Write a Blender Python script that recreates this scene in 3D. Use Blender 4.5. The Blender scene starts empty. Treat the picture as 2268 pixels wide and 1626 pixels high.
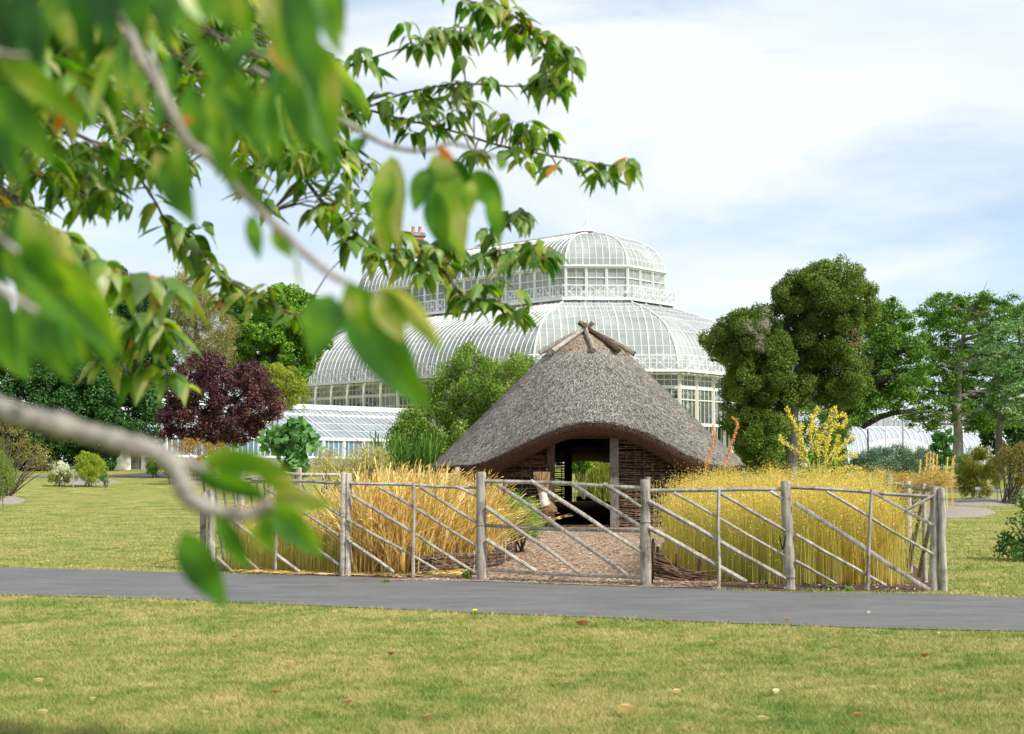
import bpy, math, random
import numpy as np
from mathutils import Vector, noise as mnoise
rng = np.random.default_rng(7)
random.seed(7)
SC = bpy.context.scene
COL = SC.collection

# ------------------------------------------------------------------ camera, sky, sun, exposure
FD, HY, EYE = 3084.0, 1050.5, 1.2          # focal length and horizon in a 2268 px wide picture; eye height in metres
PITCH = math.atan((HY - 813.0) / FD)
cd = bpy.data.cameras.new('camera'); cam = bpy.data.objects.new('camera', cd); COL.objects.link(cam)
cam.location = (0, 0, EYE); cam.rotation_euler = (math.pi / 2 + PITCH, 0, 0)
cd.sensor_width = 36; cd.sensor_fit = 'HORIZONTAL'; cd.lens = 36 * FD / 2268
cd.clip_start = 0.05; cd.clip_end = 3000
cd.dof.use_dof = True; cd.dof.focus_distance = 27; cd.dof.aperture_fstop = 5.0
SC.camera = cam
SUN_EL, SUN_AZ = math.radians(44), math.radians(128)   # azimuth from +Y towards +X
w = bpy.data.worlds.new('World'); SC.world = w; w.use_nodes = True
nt = w.node_tree; nt.nodes.clear()
N = nt.nodes.new; L = nt.links.new
out = N('ShaderNodeOutputWorld'); bg = N('ShaderNodeBackground'); bg.inputs[1].default_value = 0.1
sky = N('ShaderNodeTexSky'); sky.sky_type = 'NISHITA'; sky.sun_disc = False
sky.sun_elevation = SUN_EL; sky.sun_rotation = SUN_AZ; sky.air_density = 1.0; sky.dust_density = 0.6; sky.ozone_density = 1.5
tc = N('ShaderNodeTexCoord'); mp = N('ShaderNodeMapping'); mp.inputs['Scale'].default_value = (1.4, 1.2, 5.2); mp.inputs['Rotation'].default_value = (0.0, 0.22, 0.3)
mp.inputs['Location'].default_value = (0.4, 0.1, 0.35)
n1 = N('ShaderNodeTexNoise'); n1.inputs['Scale'].default_value = 1.7; n1.inputs['Detail'].default_value = 9; n1.inputs['Roughness'].default_value = 0.52
n1.inputs['Distortion'].default_value = 0.35
r1 = N('ShaderNodeValToRGB'); r1.color_ramp.elements[0].position = 0.38; r1.color_ramp.elements[1].position = 0.56
r1.color_ramp.elements[0].color = (0.1, 0.1, 0.1, 1)
n2 = N('ShaderNodeTexNoise'); n2.inputs['Scale'].default_value = 2.6; n2.inputs['Detail'].default_value = 6
mp2 = N('ShaderNodeMapping'); mp2.inputs['Scale'].default_value = (1.1, 1.1, 4.0); mp2.inputs['Location'].default_value = (3.1, 1.7, 0.2)
r2 = N('ShaderNodeValToRGB'); e = r2.color_ramp.elements
e[0].position = 0.36; e[0].color = (0.74, 0.83, 0.93, 1); e[1].position = 0.60; e[1].color = (0.91, 0.96, 0.985, 1)
mul = N('ShaderNodeVectorMath'); mul.operation = 'SCALE'; mul.inputs[3].default_value = 6.1
mix = N('ShaderNodeMix'); mix.data_type = 'RGBA'
L(tc.outputs['Generated'], mp.inputs[0]); L(mp.outputs[0], n1.inputs[0]); L(n1.outputs[0], r1.inputs[0])
L(tc.outputs['Generated'], mp2.inputs[0]); L(mp2.outputs[0], n2.inputs[0]); L(n2.outputs[0], r2.inputs[0])
L(r2.outputs[0], mul.inputs[0]); L(r1.outputs[0], mix.inputs[0]); L(sky.outputs[0], mix.inputs[6]); L(mul.outputs[0], mix.inputs[7])
L(mix.outputs[2], bg.inputs[0]); L(bg.outputs[0], out.inputs[0])
sd = bpy.data.lights.new('sun', 'SUN'); sd.energy = 3.0; sd.angle = math.radians(3.0); sd.color = (1.0, 0.955, 0.87)
so = bpy.data.objects.new('sun', sd); COL.objects.link(so)
sdir = Vector((math.sin(SUN_AZ) * math.cos(SUN_EL), math.cos(SUN_AZ) * math.cos(SUN_EL), math.sin(SUN_EL)))
so.rotation_euler = sdir.to_track_quat('Z', 'Y').to_euler(); so.location = (30, -30, 40)
SC.view_settings.view_transform = 'Standard'; SC.view_settings.look = 'None'
SC.view_settings.exposure = 0.84; SC.view_settings.gamma = 1; SC.view_settings.use_curve_mapping = False
SC.render.engine = 'CYCLES'
try:
    SC.cycles.max_bounces = 8; SC.cycles.transparent_max_bounces = 24; SC.cycles.use_denoising = True
    SC.cycles.sample_clamp_indirect = 6
except Exception: pass

# ------------------------------------------------------------------ helpers
CP, SP = math.cos(PITCH), math.sin(PITCH)
TY = [-50, 0, 37, 44, 52, 60, 70, 80, 90, 110, 3000]; TZ = [0, 0, 0, .14, .40, .72, 1.12, 1.5, 1.72, 1.85, 2.0]
def tz(y): return float(np.interp(y, TY, TZ))
def ray(x, y):
    dx = (x - 1134) / FD; dy = (813 - y) / FD
    return Vector((dx, CP - dy * SP, SP + dy * CP))
def at(x, y, D):
    r = ray(x, y); return Vector((0, 0, EYE)) + r * (D / r.y)
def gp(x, y):
    r = ray(x, y); D = 5.0
    while D < 300:
        p = Vector((0, 0, EYE)) + r * (D / r.y)
        if p.z <= tz(D): return Vector((p.x, D, tz(D)))
        D += 0.05
    return Vector((p.x, D, tz(D)))
def gx(x, D): return at(x, 1050, D).x
def onplane(x, y, P, Q):                       # picture point on the vertical plane through ground points P, Q
    r = ray(x, y); n = Vector((Q[1] - P[1], -(Q[0] - P[0])))
    t = (P[0] * n.x + P[1] * n.y) / (r.x * n.x + r.y * n.y)
    return Vector((0, 0, EYE)) + r * t
def tag(o, label=None, cat=None, group=None, kind=None):
    if label: o['label'] = label
    if cat: o['category'] = cat
    if group: o['group'] = group
    if kind: o['kind'] = kind
    return o
def thing(name, loc, label, cat, group=None, rz=0):
    o = bpy.data.objects.new(name, None); COL.objects.link(o); o.empty_display_size = 0.2
    o.location = loc; o.rotation_euler = (0, 0, rz)
    return tag(o, label, cat, group)
def link(name, me, m=None, parent=None, smooth=False):
    o = bpy.data.objects.new(name, me); COL.objects.link(o)
    if m: me.materials.append(m)
    if parent is not None:
        o.parent = parent
        if parent.type == 'EMPTY' and parent.parent is None and tuple(parent.location) != (0, 0, 0):
            me.transform(__import__('mathutils').Matrix.Translation(-parent.location))
        elif parent.parent is not None and parent.parent.type == 'EMPTY':
            me.transform(__import__('mathutils').Matrix.Translation(-parent.parent.location))
    if smooth: me.shade_smooth()
    return o
def npmesh(name, V, F, m=None, parent=None, attr=None, smooth=False):
    """V (n,3); F (m,k) of equal sided faces; attr: one float per vertex"""
    me = bpy.data.meshes.new(name); V = np.asarray(V, np.float32); F = np.asarray(F, np.int32)
    k = F.shape[1]
    me.vertices.add(len(V)); me.vertices.foreach_set('co', V.ravel())
    me.loops.add(F.size); me.loops.foreach_set('vertex_index', F.ravel())
    me.polygons.add(len(F)); me.polygons.foreach_set('loop_start', np.arange(0, F.size, k, dtype=np.int32))
    me.update(calc_edges=True)
    if attr is not None:
        a = me.attributes.new('rnd', 'FLOAT', 'POINT'); a.data.foreach_set('value', np.asarray(attr, np.float32).ravel())
    return link(name, me, m, parent, smooth)
class MB:
    def __init__(s): s.v = []; s.f = []; s.a = []
    def add(s, V, F, a=0.5):
        b = len(s.v); s.v += [tuple(p) for p in V]; s.f += [tuple(i + b for i in f) for f in F]; s.a += [a] * len(V); return s
    def box(s, c, d, rz=0, a=0.5):
        cx, cy, cz = c; hx, hy, hz = d[0] / 2, d[1] / 2, d[2] / 2; cr, sr = math.cos(rz), math.sin(rz)
        V = [(cx + x * cr - y * sr, cy + x * sr + y * cr, cz + z) for x in (-hx, hx) for y in (-hy, hy) for z in (-hz, hz)]
        return s.add(V, [(0, 1, 3, 2), (4, 6, 7, 5), (0, 4, 5, 1), (2, 3, 7, 6), (0, 2, 6, 4), (1, 5, 7, 3)], a)
    def bar(s, p, q, wd, ht=None, a=0.5):                # square bar from p to q
        return s.tube([p, q], [wd / 2 * 1.414, wd / 2 * 1.414], 4, a=a, ph=math.pi / 4, sy=(ht / wd if ht else 1))
    def tube(s, P, R, n=8, jit=0.0, a=None, ph=0.0, cap=True, sy=1.0):
        P = [Vector(p) for p in P]; 
        if not isinstance(R, (list, tuple, np.ndarray)): R = [R] * len(P)
        V = []; F = []; up = Vector((0, 0, 1))
        t0 = (P[1] - P[0]).normalized()
        if abs(t0.z) > 0.9: up = Vector((0.3, 1, 0)).normalized()
        jr = [1 + jit * random.uniform(-1, 1) for _ in range(n)]
        for i, p in enumerate(P):
            t = (P[min(i + 1, len(P) - 1)] - P[max(i - 1, 0)]).normalized()
            x = t.cross(up)
            x = x.normalized() if x.length > 1e-5 else Vector((1, 0, 0)); y = x.cross(t).normalized()
            for k in range(n):
                th = ph + 2 * math.pi * k / n; r = R[i] * jr[k] * (1 + jit * 0.4 * random.uniform(-1, 1))
                V.append(p + x * (r * math.cos(th)) + y * (r * sy * math.sin(th)))
        for i in range(len(P) - 1):
            for k in range(n):
                k2 = (k + 1) % n; F.append((i * n + k, i * n + k2, (i + 1) * n + k2, (i + 1) * n + k))
        if cap: F.append(tuple(range(n))); F.append(tuple((len(P) - 1) * n + k for k in reversed(range(n))))
        return s.add(V, F, random.random() if a is None else a)
    def build(s, name, m=None, parent=None, smooth=False):
        me = bpy.data.meshes.new(name); me.from_pydata(s.v, [], s.f); me.update()
        at_ = me.attributes.new('rnd', 'FLOAT', 'POINT'); at_.data.foreach_set('value', np.asarray(s.a, np.float32))
        o = link(name, me, m, parent, False)
        if smooth:
            me.shade_smooth()
            try: me.set_sharp_from_angle(angle=math.radians(50))
            except Exception: pass
        return o

# ------------------------------------------------------------------ materials
def newmat(name):
    m = bpy.data.materials.new(name); m.use_nodes = True; t = m.node_tree
    b = t.nodes['Principled BSDF']; return m, t, b
def ramp(t, src, stops):
    r = t.nodes.new('ShaderNodeValToRGB'); el = r.color_ramp.elements
    el[0].position = stops[0][0]; el[0].color = (*stops[0][1], 1); el[1].position = stops[-1][0]; el[1].color = (*stops[-1][1], 1)
    for p, c in stops[1:-1]:
        q = el.new(p); q.color = (*c, 1)
    t.links.new(src, r.inputs[0]); return r.outputs[0]
def noise(t, scale, detail=5, rough=0.55, stretch=None, dist=0):
    c = t.nodes.new('ShaderNodeTexCoord'); n = t.nodes.new('ShaderNodeTexNoise')
    n.inputs['Scale'].default_value = scale; n.inputs['Detail'].default_value = detail; n.inputs['Roughness'].default_value = rough
    n.inputs['Distortion'].default_value = dist
    if stretch:
        m = t.nodes.new('ShaderNodeMapping'); m.inputs['Scale'].default_value = stretch
        t.links.new(c.outputs['Object'], m.inputs[0]); t.links.new(m.outputs[0], n.inputs[0])
    else: t.links.new(c.outputs['Object'], n.inputs[0])
    return n.outputs[0]
def mixc(t, f, a, b, mode='MIX'):
    x = t.nodes.new('ShaderNodeMix'); x.data_type = 'RGBA'; x.blend_type = mode
    for s, v in ((0, f), (6, a), (7, b)):
        if isinstance(v, (int, float)): x.inputs[s].default_value = v
        elif isinstance(v, tuple): x.inputs[s].default_value = (*v, 1)
        else: t.links.new(v, x.inputs[s])
    return x.outputs[2]
def attr(t):
    a = t.nodes.new('ShaderNodeAttribute'); a.attribute_name = 'rnd'; return a.outputs['Fac']
def bump(t, b, src, strength, dist=0.02):
    n = t.nodes.new('ShaderNodeBump'); n.inputs['Strength'].default_value = strength; n.inputs['Distance'].default_value = dist
    t.links.new(src, n.inputs['Height']); t.links.new(n.outputs[0], b.inputs['Normal'])
def simple(name, c1, c2=None, scale=8, rough=0.8, bs=0.0, stretch=None, metal=0, lo=.35, hi=.65, spec=0.3):
    m, t, b = newmat(name); b.inputs['Roughness'].default_value = rough; b.inputs['Metallic'].default_value = metal
    b.inputs['Specular IOR Level'].default_value = spec
    n = noise(t, scale, 6, .6, stretch)
    t.links.new(ramp(t, n, [(lo, c1), (hi, c2 or c1)]), b.inputs['Base Color'])
    if bs: bump(t, b, n, bs)
    return m
GAIN = 1.0
def foliage(name, stops, trans=0.35, rough=0.5, spec=0.25, tint=1.5, big=None):
    m, t, b = newmat(name); b.inputs['Roughness'].default_value = rough; b.inputs['Specular IOR Level'].default_value = spec * .4
    stops = [(p_, tuple(min(.9, x_ * GAIN) for x_ in c_)) for p_, c_ in stops]; c = ramp(t, attr(t), stops)
    if big:                                             # slow variation from branch to branch
        c = mixc(t, ramp(t, noise(t, big[0], 2), [(.38, (0, 0, 0)), (.62, (1, 1, 1))]), c, big[1])
    t.links.new(c, b.inputs['Base Color'])
    tr = t.nodes.new('ShaderNodeBsdfTranslucent'); h = t.nodes.new('ShaderNodeMix'); h.data_type = 'RGBA'; h.blend_type = 'MULTIPLY'
    h.inputs[0].default_value = 1; h.inputs[7].default_value = (tint * 1.0, tint * 1.05, tint * 0.45, 1); h.clamp_result = False
    t.links.new(c, h.inputs[6]); t.links.new(h.outputs[2], tr.inputs[0])
    mx = t.nodes.new('ShaderNodeMixShader'); mx.inputs[0].default_value = trans
    t.links.new(b.outputs[0], mx.inputs[1]); t.links.new(tr.outputs[0], mx.inputs[2])
    t.links.new(mx.outputs[0], t.nodes['Material Output'].inputs[0]); return m
def wood(name, c1, c2, c3=None, axis=(30, 30, 3), bs=0.5):
    m, t, b = newmat(name); b.inputs['Roughness'].default_value = 0.85; b.inputs['Specular IOR Level'].default_value = 0.15
    n = noise(t, 1.0, 7, .65, axis, .4); n2 = noise(t, 2.2, 3)
    c = ramp(t, n, [(.32, c1), (.5, c2), (.7, c3 or c2)])
    c = mixc(t, .35, c, ramp(t, n2, [(.35, c1), (.65, c2)]))
    c = mixc(t, .8, c, ramp(t, noise(t, 7, 5, .7), [(.36, (.50, .47, .43)), (.5, (1, 1, 1)), (.68, (1.18, 1.16, 1.12))]), 'MULTIPLY'); a = ramp(t, attr(t), [(0, (.72, .71, .69)), (1, (1.08, 1.06, 1.02))])
    t.links.new(mixc(t, 1.0, c, a, 'MULTIPLY'), b.inputs['Base Color']); bump(t, b, n, bs, .01); return m

# lawn: one colour field shared by the sheet and the blades
def lawncol(t, near=True):
    a = noise(t, 1.1, 5, .6, None, .5); b_ = noise(t, 5.5, 4, .6)
    m1 = t.nodes.new('ShaderNodeMath'); m1.operation = 'MULTIPLY_ADD'; m1.inputs[1].default_value = .5; t.links.new(b_, m1.inputs[0])
    m2 = t.nodes.new('ShaderNodeMath'); m2.operation = 'MULTIPLY'; m2.inputs[1].default_value = .5; t.links.new(a, m2.inputs[0])
    t.links.new(m2.outputs[0], m1.inputs[2]); return m1.outputs[0]
LG = [(.38, (.14, .215, .042)), (.46, (.235, .27, .068)), (.53, (.335, .315, .110)), (.64, (.45, .375, .165))]
mlawn, t, b = newmat('lawn'); b.inputs['Roughness'].default_value = .95; b.inputs['Specular IOR Level'].default_value = .05
f = lawncol(t); c = ramp(t, f, LG); g = noise(t, 90, 4, .7)
g2 = noise(t, 22, 5, .7)
c = mixc(t, .75, c, ramp(t, g, [(.3, (.45, .45, .40)), (.7, (1.35, 1.3, 1.2))]), 'MULTIPLY')
c = mixc(t, .5, c, ramp(t, g2, [(.35, (.62, .74, .55)), (.65, (1.25, 1.18, 1.12))]), 'MULTIPLY')
t.links.new(c, b.inputs['Base Color']); bump(t, b, g, .6, .03)
mblade, t, b = newmat('grass_blade'); b.inputs['Roughness'].default_value = .6; b.inputs['Specular IOR Level'].default_value = .2
c = ramp(t, lawncol(t), [(p, tuple(x * 1.12 for x in cc)) for p, cc in LG])
c = mixc(t, 1.0, c, ramp(t, attr(t), [(0, (.50, .62, .42)), (.5, (1, 1, 1)), (.93, (1.12, 1.1, 1.0)), (1, (1.6, 1.35, 1.5))]), 'MULTIPLY')
t.links.new(c, b.inputs['Base Color'])
masph, t, b = newmat('asphalt'); b.inputs['Roughness'].default_value = .85
n1_ = noise(t, 160, 3, .8); n2_ = noise(t, 1.3, 5, .6, (1, 2.6, 1), .6); n3_ = noise(t, 9, 4)
c = ramp(t, n2_, [(.35, (.106, .104, .103)), (.65, (.150, .146, .143))])
c = mixc(t, .7, c, ramp(t, n1_, [(.3, (.45, .45, .45)), (.66, (1.4, 1.4, 1.4)), (.78, (3.0, 2.9, 2.8))]), 'MULTIPLY')
c = mixc(t, .35, c, ramp(t, n3_, [(.4, (.8, .8, .8)), (.6, (1.15, 1.15, 1.15))]), 'MULTIPLY')
t.links.new(c, b.inputs['Base Color']); bump(t, b, n1_, .5, .006)
mchip, t, b = newmat('woodchip'); b.inputs['Roughness'].default_value = .95; b.inputs['Specular IOR Level'].default_value = .1
vo = t.nodes.new('ShaderNodeTexVoronoi'); vo.inputs['Scale'].default_value = 34; cc = t.nodes.new('ShaderNodeTexCoord')
mm_ = t.nodes.new('ShaderNodeMapping'); mm_.inputs['Scale'].default_value = (1, 2.0, 1); t.links.new(cc.outputs['Object'], mm_.inputs[0]); t.links.new(mm_.outputs[0], vo.inputs[0])
sp = t.nodes.new('ShaderNodeSeparateColor'); t.links.new(vo.outputs['Color'], sp.inputs[0])
c = ramp(t, sp.outputs[0], [(0, (.10, .055, .035)), (.4, (.30, .20, .13)), (.8, (.46, .35, .25)), (1, (.62, .52, .42))])
c = mixc(t, .6, c, ramp(t, noise(t, 3, 4), [(.35, (.72, .70, .68)), (.65, (1.15, 1.1, 1.1))]), 'MULTIPLY')
t.links.new(c, b.inputs['Base Color']); bump(t, b, vo.outputs['Distance'], .7, .02)
msoil = simple('soil', (.045, .025, .016), (.15, .09, .06), 30, .95, .6, lo=.3, hi=.7)
mloose = foliage('loose_chips', [(0, (.10, .05, .03)), (.4, (.30, .19, .12)), (.8, (.48, .36, .25)), (1, (.68, .58, .46))], .05, .9, .1, 1)
mwood = wood('weathered_wood', (.17, .145, .115), (.47, .43, .375), (.69, .655, .60), (34, 34, 3), .9)
mdarkwood = wood('brown_post', (.045, .028, .02), (.10, .065, .048), (.16, .115, .09))
mgreypost = wood('grey_door_post', (.10, .085, .075), (.22, .195, .175), (.30, .27, .25))
mwithy = wood('withy', (.06, .034, .026), (.17, .105, .078), (.32, .22, .17), (14, 14, 14))
mwire = simple('wire', (.08, .08, .08), (.12, .12, .12), 20, .5, 0, None, .8)
mbark = simple('bark', (.07, .055, .045), (.20, .165, .14), 6, .95, .9, (6, 6, 1))
mbark2 = simple('pale_bark', (.16, .14, .125), (.38, .34, .31), 5, .95, .8, (7, 7, .7))
mbarkd = simple('dark_bark', (.022, .017, .014), (.070, .055, .045), 5, .95, .8, (6, 6, 1))
# ------------------------------------------------------------------ ground, paths and beds
def sheet(name, poly, m, dz, kind='structure', wob=0.0, step=0.25, label=None, cat=None):
    """a ground sheet following the terrain: outline given on the ground (x, y), edge roughened by wob"""
    pts = []
    n = len(poly)
    for i in range(n):
        a, b_ = Vector(poly[i]), Vector(poly[(i + 1) % n]); L_ = (b_ - a).length; k = max(1, int(L_ / step))
        nn = Vector((b_.y - a.y, a.x - b_.x)).normalized() if L_ > 0 else Vector((0, 1))
        for j in range(k):
            p = a.lerp(b_, j / k)
            p = p + nn * (wob * (mnoise.noise(Vector((p.x * 1.3, p.y * 1.3, 3))) + .6 * mnoise.noise(Vector((p.x * 7, p.y * 7, 1)))))
            pts.append(p)
    import bmesh
    bm = bmesh.new(); vs = [bm.verts.new((p.x, p.y, 0)) for p in pts]; fc = bm.faces.new(vs)
    bmesh.ops.triangulate(bm, faces=[fc])
    ys = [p.y for p in pts]
    for yy in TY:
        if min(ys) < yy < max(ys) and yy > 30:
            g_ = bm.verts[:] + bm.edges[:] + bm.faces[:]
            bmesh.ops.bisect_plane(bm, geom=g_, plane_co=(0, yy, 0), plane_no=(0, 1, 0))
    for v in bm.verts: v.co.z = tz(v.co.y) + dz
    bmesh.ops.recalc_face_normals(bm, faces=bm.faces)
    if sum(f_.normal.z for f_ in bm.faces) < 0: bmesh.ops.reverse_faces(bm, faces=bm.faces)
    me = bpy.data.meshes.new(name); bm.to_mesh(me); bm.free()
    o = link(name, me, m); tag(o, label, cat, None, kind); return o
V = []; F = []
for i, y in enumerate(TY + []):
    V += [(-900, y, tz(y)), (900, y, tz(y))]
    if i: F.append((2 * i - 2, 2 * i - 1, 2 * i + 1, 2 * i))
tag(npmesh('lawn', V, F, mlawn), kind='structure')
far = [gp(x, y) for x, y in ((-200, 1247), (0, 1257), (450, 1271), (780, 1279), (1068, 1290), (1430, 1303), (1749, 1313), (2070, 1318), (2268, 1327), (2700, 1352))]
near = [gp(x, y) for x, y in ((-200, 1311), (0, 1320), (350, 1328), (700, 1344), (1134, 1363), (1500, 1378), (1900, 1392), (2268, 1400), (2700, 1412))]
pathpoly = [(-16, 20.5)] + [(p.x, p.y) for p in far] + [(12, 11.0), (12, 8.9)] + [(p.x, p.y) for p in reversed(near)] + [(-16, 16.2)]
sheet('path', pathpoly, masph, .008, wob=.05, step=.06)
def farstrip(name, x0, x1, ya, yb, m, dz=.008, wob=.1):
    P = [gp(x0, yb), gp(x1, yb), gp(x1, ya), gp(x0, ya)]
    sheet(name, [(p.x, p.y) for p in P], m, dz, wob=wob, step=.6)
farstrip('far_path', -300, 480, 1054.5, 1059, masph)
farstrip('far_path', 2090, 2500, 1086, 1092, masph)
# fence corner points on the ground
G = {k: gp(*v) for k, v in dict(lc=(449, 1262), lc2=(470, 1264), p1=(765, 1277), gl=(1068, 1286), gr=(1430, 1299), p2=(1750, 1306), rc=(2069, 1308), rc2=(2091, 1309), rr=(2014, 1270), rs=(2050, 1290)).items()}
LB = Vector((-3.75, 24.6)); RB = Vector((6.9, 27.0))
bed = [(G['lc'].x - .1, G['lc'].y - .25), (G['p1'].x, G['p1'].y - .3), (G['gl'].x, G['gl'].y - .27), (G['gr'].x, G['gr'].y - .25), (G['p2'].x, G['p2'].y - .25), (G['rc'].x - .2, G['rc'].y - .2),
       (G['rc'].x + .3, G['rc'].y + .6), (RB.x, RB.y), (5.6, 30.5), (-2.2, 30.5), (LB.x, LB.y)]
sheet('soil_bed', bed, msoil, .005, wob=.06, step=.1)
chip = [(G['gl'].x - 1.3, G['gl'].y - .12), (G['gl'].x, G['gl'].y - .22), (G['gr'].x, G['gr'].y - .22), (G['gr'].x + .75, G['gr'].y - .12), (2.35, 16.0), (2.2, 18.5), (3.6, 24), (4.9, 29.5), (5.2, 33), (-1.5, 33), (-.9, 29), (-.5, 23), (-.45, 17.6), (-.75, 16.4)]
sheet('woodchip_yard', chip, mchip, .010, wob=.07, step=.1)
# bark beds on the lawns
def blobbed(cx, cy, rx, ry, n=26): return [(gp(cx + rx * math.cos(a), cy + ry * math.sin(a)).x, gp(cx + rx * math.cos(a), cy + ry * math.sin(a)).y) for a in [2 * math.pi * i / n for i in range(n)]]
mbed = simple('bark_mulch', (.15, .12, .095), (.44, .38, .33), 22, .95, .7, lo=.3, hi=.7)
for c_ in ((190, 1067, 75, 7), (432, 1064, 55, 9), (350, 1052, 70, 3.5), (2185, 1112, 95, 9.5), (2110, 1135, 95, 13), (10, 1108, 45, 10)):
    P = blobbed(*c_)
    cx = sum(p[0] for p in P) / len(P); cy = sum(p[1] for p in P) / len(P)
    R = [1.0, .62, .25, 0]; V = []; F = []; n = len(P)
    for k, r in enumerate(R[:-1]):
        for i, p in enumerate(P):
            wv = r * (1 + .06 * mnoise.noise(Vector((i * .7, k, cx))))
            x, y = cx + (p[0] - cx) * wv, cy + (p[1] - cy) * wv
            V.append((x, y, tz(y) + (.004, .08, .10)[k]))
    V.append((cx, cy, tz(cy) + .10))
    for k in range(2):
        for i in range(n): F.append((k * n + i, k * n + (i + 1) % n, (k + 1) * n + (i + 1) % n, (k + 1) * n + i))
    mb = MB(); mb.v = V; mb.f = F + [(2 * n + i, 2 * n + (i + 1) % n, 3 * n) for i in range(n)]; mb.a = [.5] * len(V)
    tag(mb.build('mulch_bed', mbed, None, True), kind='structure')
# grass blades
def inpoly(px, py, poly):
    P = np.asarray(poly, float); x = np.asarray(px); y = np.asarray(py); c = np.zeros(x.shape, bool); n = len(P)
    for i in range(n):
        x0, y0 = P[i]; x1, y1 = P[(i + 1) % n]
        if y0 == y1: continue
        k = ((y0 > y) != (y1 > y)) & (x < (x1 - x0) * (y - y0) / (y1 - y0) + x0); c ^= k
    return c
def blades(name, n, ylo, yhi, h0, wd, m, region, power=1.6):
    u = rng.random(n); y = (ylo ** (1 - power) + u * (yhi ** (1 - power) - ylo ** (1 - power))) ** (1 / (1 - power))
    x = (rng.random(n) * 2 - 1) * (y * 0.385 + .3); k = region(x, y); x, y = x[k], y[k]; n = len(x)
    cl = np.sin(x * 9.1 + np.sin(y * 5.3) * 2) * np.sin(y * 8.7 + np.sin(x * 6.1) * 2)
    h = h0 * (.55 + .6 * rng.random(n)) * (1 + .35 * cl) * np.where(rng.random(n) < .015, 1.9, 1); th = rng.random(n) * 2 * np.pi
    wdt = wd * (y / 10) ** .8
    lean = h * rng.normal(0, .75, n); l2 = h * rng.normal(0, .6, n); z0 = np.interp(y, TY, TZ)
    A = np.stack([x - wdt * np.cos(th), y - wdt * np.sin(th), z0], 1); B = np.stack([x + wdt * np.cos(th), y + wdt * np.sin(th), z0], 1)
    Cc = np.stack([x + lean, y + l2, z0 + h], 1); V = np.stack([A, B, Cc], 1).reshape(-1, 3); F = np.arange(3 * n).reshape(-1, 3)
    tag(npmesh(name, V, F, m, None, np.repeat(rng.random(n), 3)), kind='stuff')
notpath = lambda x, y: ~(inpoly(x, y, pathpoly) | inpoly(x, y, [(p[0], p[1]) for p in bed]))
nearline = lambda x, y: y < np.interp(x, [p.x for p in near], [p.y for p in near]) + .05
blades('grass', 420000, 6.2, 16.5, .024, .0020, mblade, lambda x, y: nearline(x, y) & notpath(x, y), 1.3)
blades('grass', 45000, 11.0, 19, .045, .0030, mblade, lambda x, y: notpath(x, y) & ((np.abs(y - np.interp(x, [p.x for p in near], [p.y for p in near])) < .16) | (np.abs(y - np.interp(x, [p.x for p in far], [p.y for p in far])) < .14)), 1.1)
blades('grass', 150000, 12.5, 45, .030, .0030, mblade, lambda x, y: ~nearline(x, y) & notpath(x, y), 1.3)
# loose bark chips
n = 9000
x = rng.uniform(-1.8, 4.6, n); y = 14.4 + rng.random(n) ** 1.4 * 15; k = inpoly(x, y, chip) | ((rng.random(n) < .35) & inpoly(x, y, bed)); x, y = x[k], y[k]; n = len(x)
th = rng.random(n) * 6.28; ln = rng.uniform(.012, .045, n); wd = rng.uniform(.004, .014, n); tl = rng.normal(0, .35, n)
ux, uy = np.cos(th), np.sin(th); z = np.full(n, .018)
V = np.stack([np.stack([x - ux * ln, y - uy * ln, z - tl * ln * .4], 1), np.stack([x - uy * wd, y + ux * wd, z + .008], 1), np.stack([x + ux * ln, y + uy * ln, z + tl * ln * .4 + .006], 1), np.stack([x + uy * wd, y - ux * wd, z], 1)], 1).reshape(-1, 3)
tag(npmesh('loose_bark', V, np.arange(4 * n).reshape(-1, 4), mloose, None, np.repeat(rng.random(n), 4)), kind='stuff')

# ------------------------------------------------------------------ fence round the plot
def pole(mb, a, b_, r0, r1=None, n=7, seg=6, jit=.10, bend=.012):
    a, b_ = Vector(a), Vector(b_); P = []; R = []; r1 = r1 or r0; L_ = (b_ - a).length; ph = random.random() * 9
    for i in range(seg + 1):
        s = i / seg; p = a.lerp(b_, s); q = bend * L_ * math.sin(math.pi * s)
        p += Vector((mnoise.noise(Vector((ph, s * 2.2, 0))), mnoise.noise(Vector((ph, s * 2.2, 5))) * .6, mnoise.noise(Vector((ph, s * 2.2, 9))))) * (q + .006)
        P.append(p); R.append((r0 + (r1 - r0) * s) * (1 + .06 * random.uniform(-1, 1)))
    mb.tube(P, R, n, jit); return mb
def fpost(parent, base, h, r, lean=(0, 0), name='post', wires=()):
    mb = MB(); b0 = Vector((base[0], base[1], tz(base[1]) - .15)); top = Vector((base[0] + lean[0], base[1] + lean[1], tz(base[1]) + h))
    P = [b0.lerp(top, s) for s in (0, .15, .3, .45, .6, .75, .9, .985, 1.0)]; rr = [1.08, 1.05, 1.0, 1.02, .97, .98, .95, .94, .80]
    for i in range(1, 7): P[i] += Vector((random.uniform(-1, 1), random.uniform(-1, 1), 0)) * .006
    mb.tube(P, [r * q for q in rr], 12, .07)
    o = mb.build(name, mwood, parent, True)
    for hz in wires:
        wb = MB(); c = b0.lerp(top, (hz + .15) / (h + .15)); k = 18
        ring = [c + Vector((math.cos(6.283 * i / k) * (r * 1.07), math.sin(6.283 * i / k) * (r * 1.07), .004 * math.sin(i))) for i in range(k + 1)]
        wb.tube(ring, .0028, 5); wb.build('wire', mwire, o)
    return o
def H(pt, top, D=None): return at(pt[0], pt[1], D)
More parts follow.
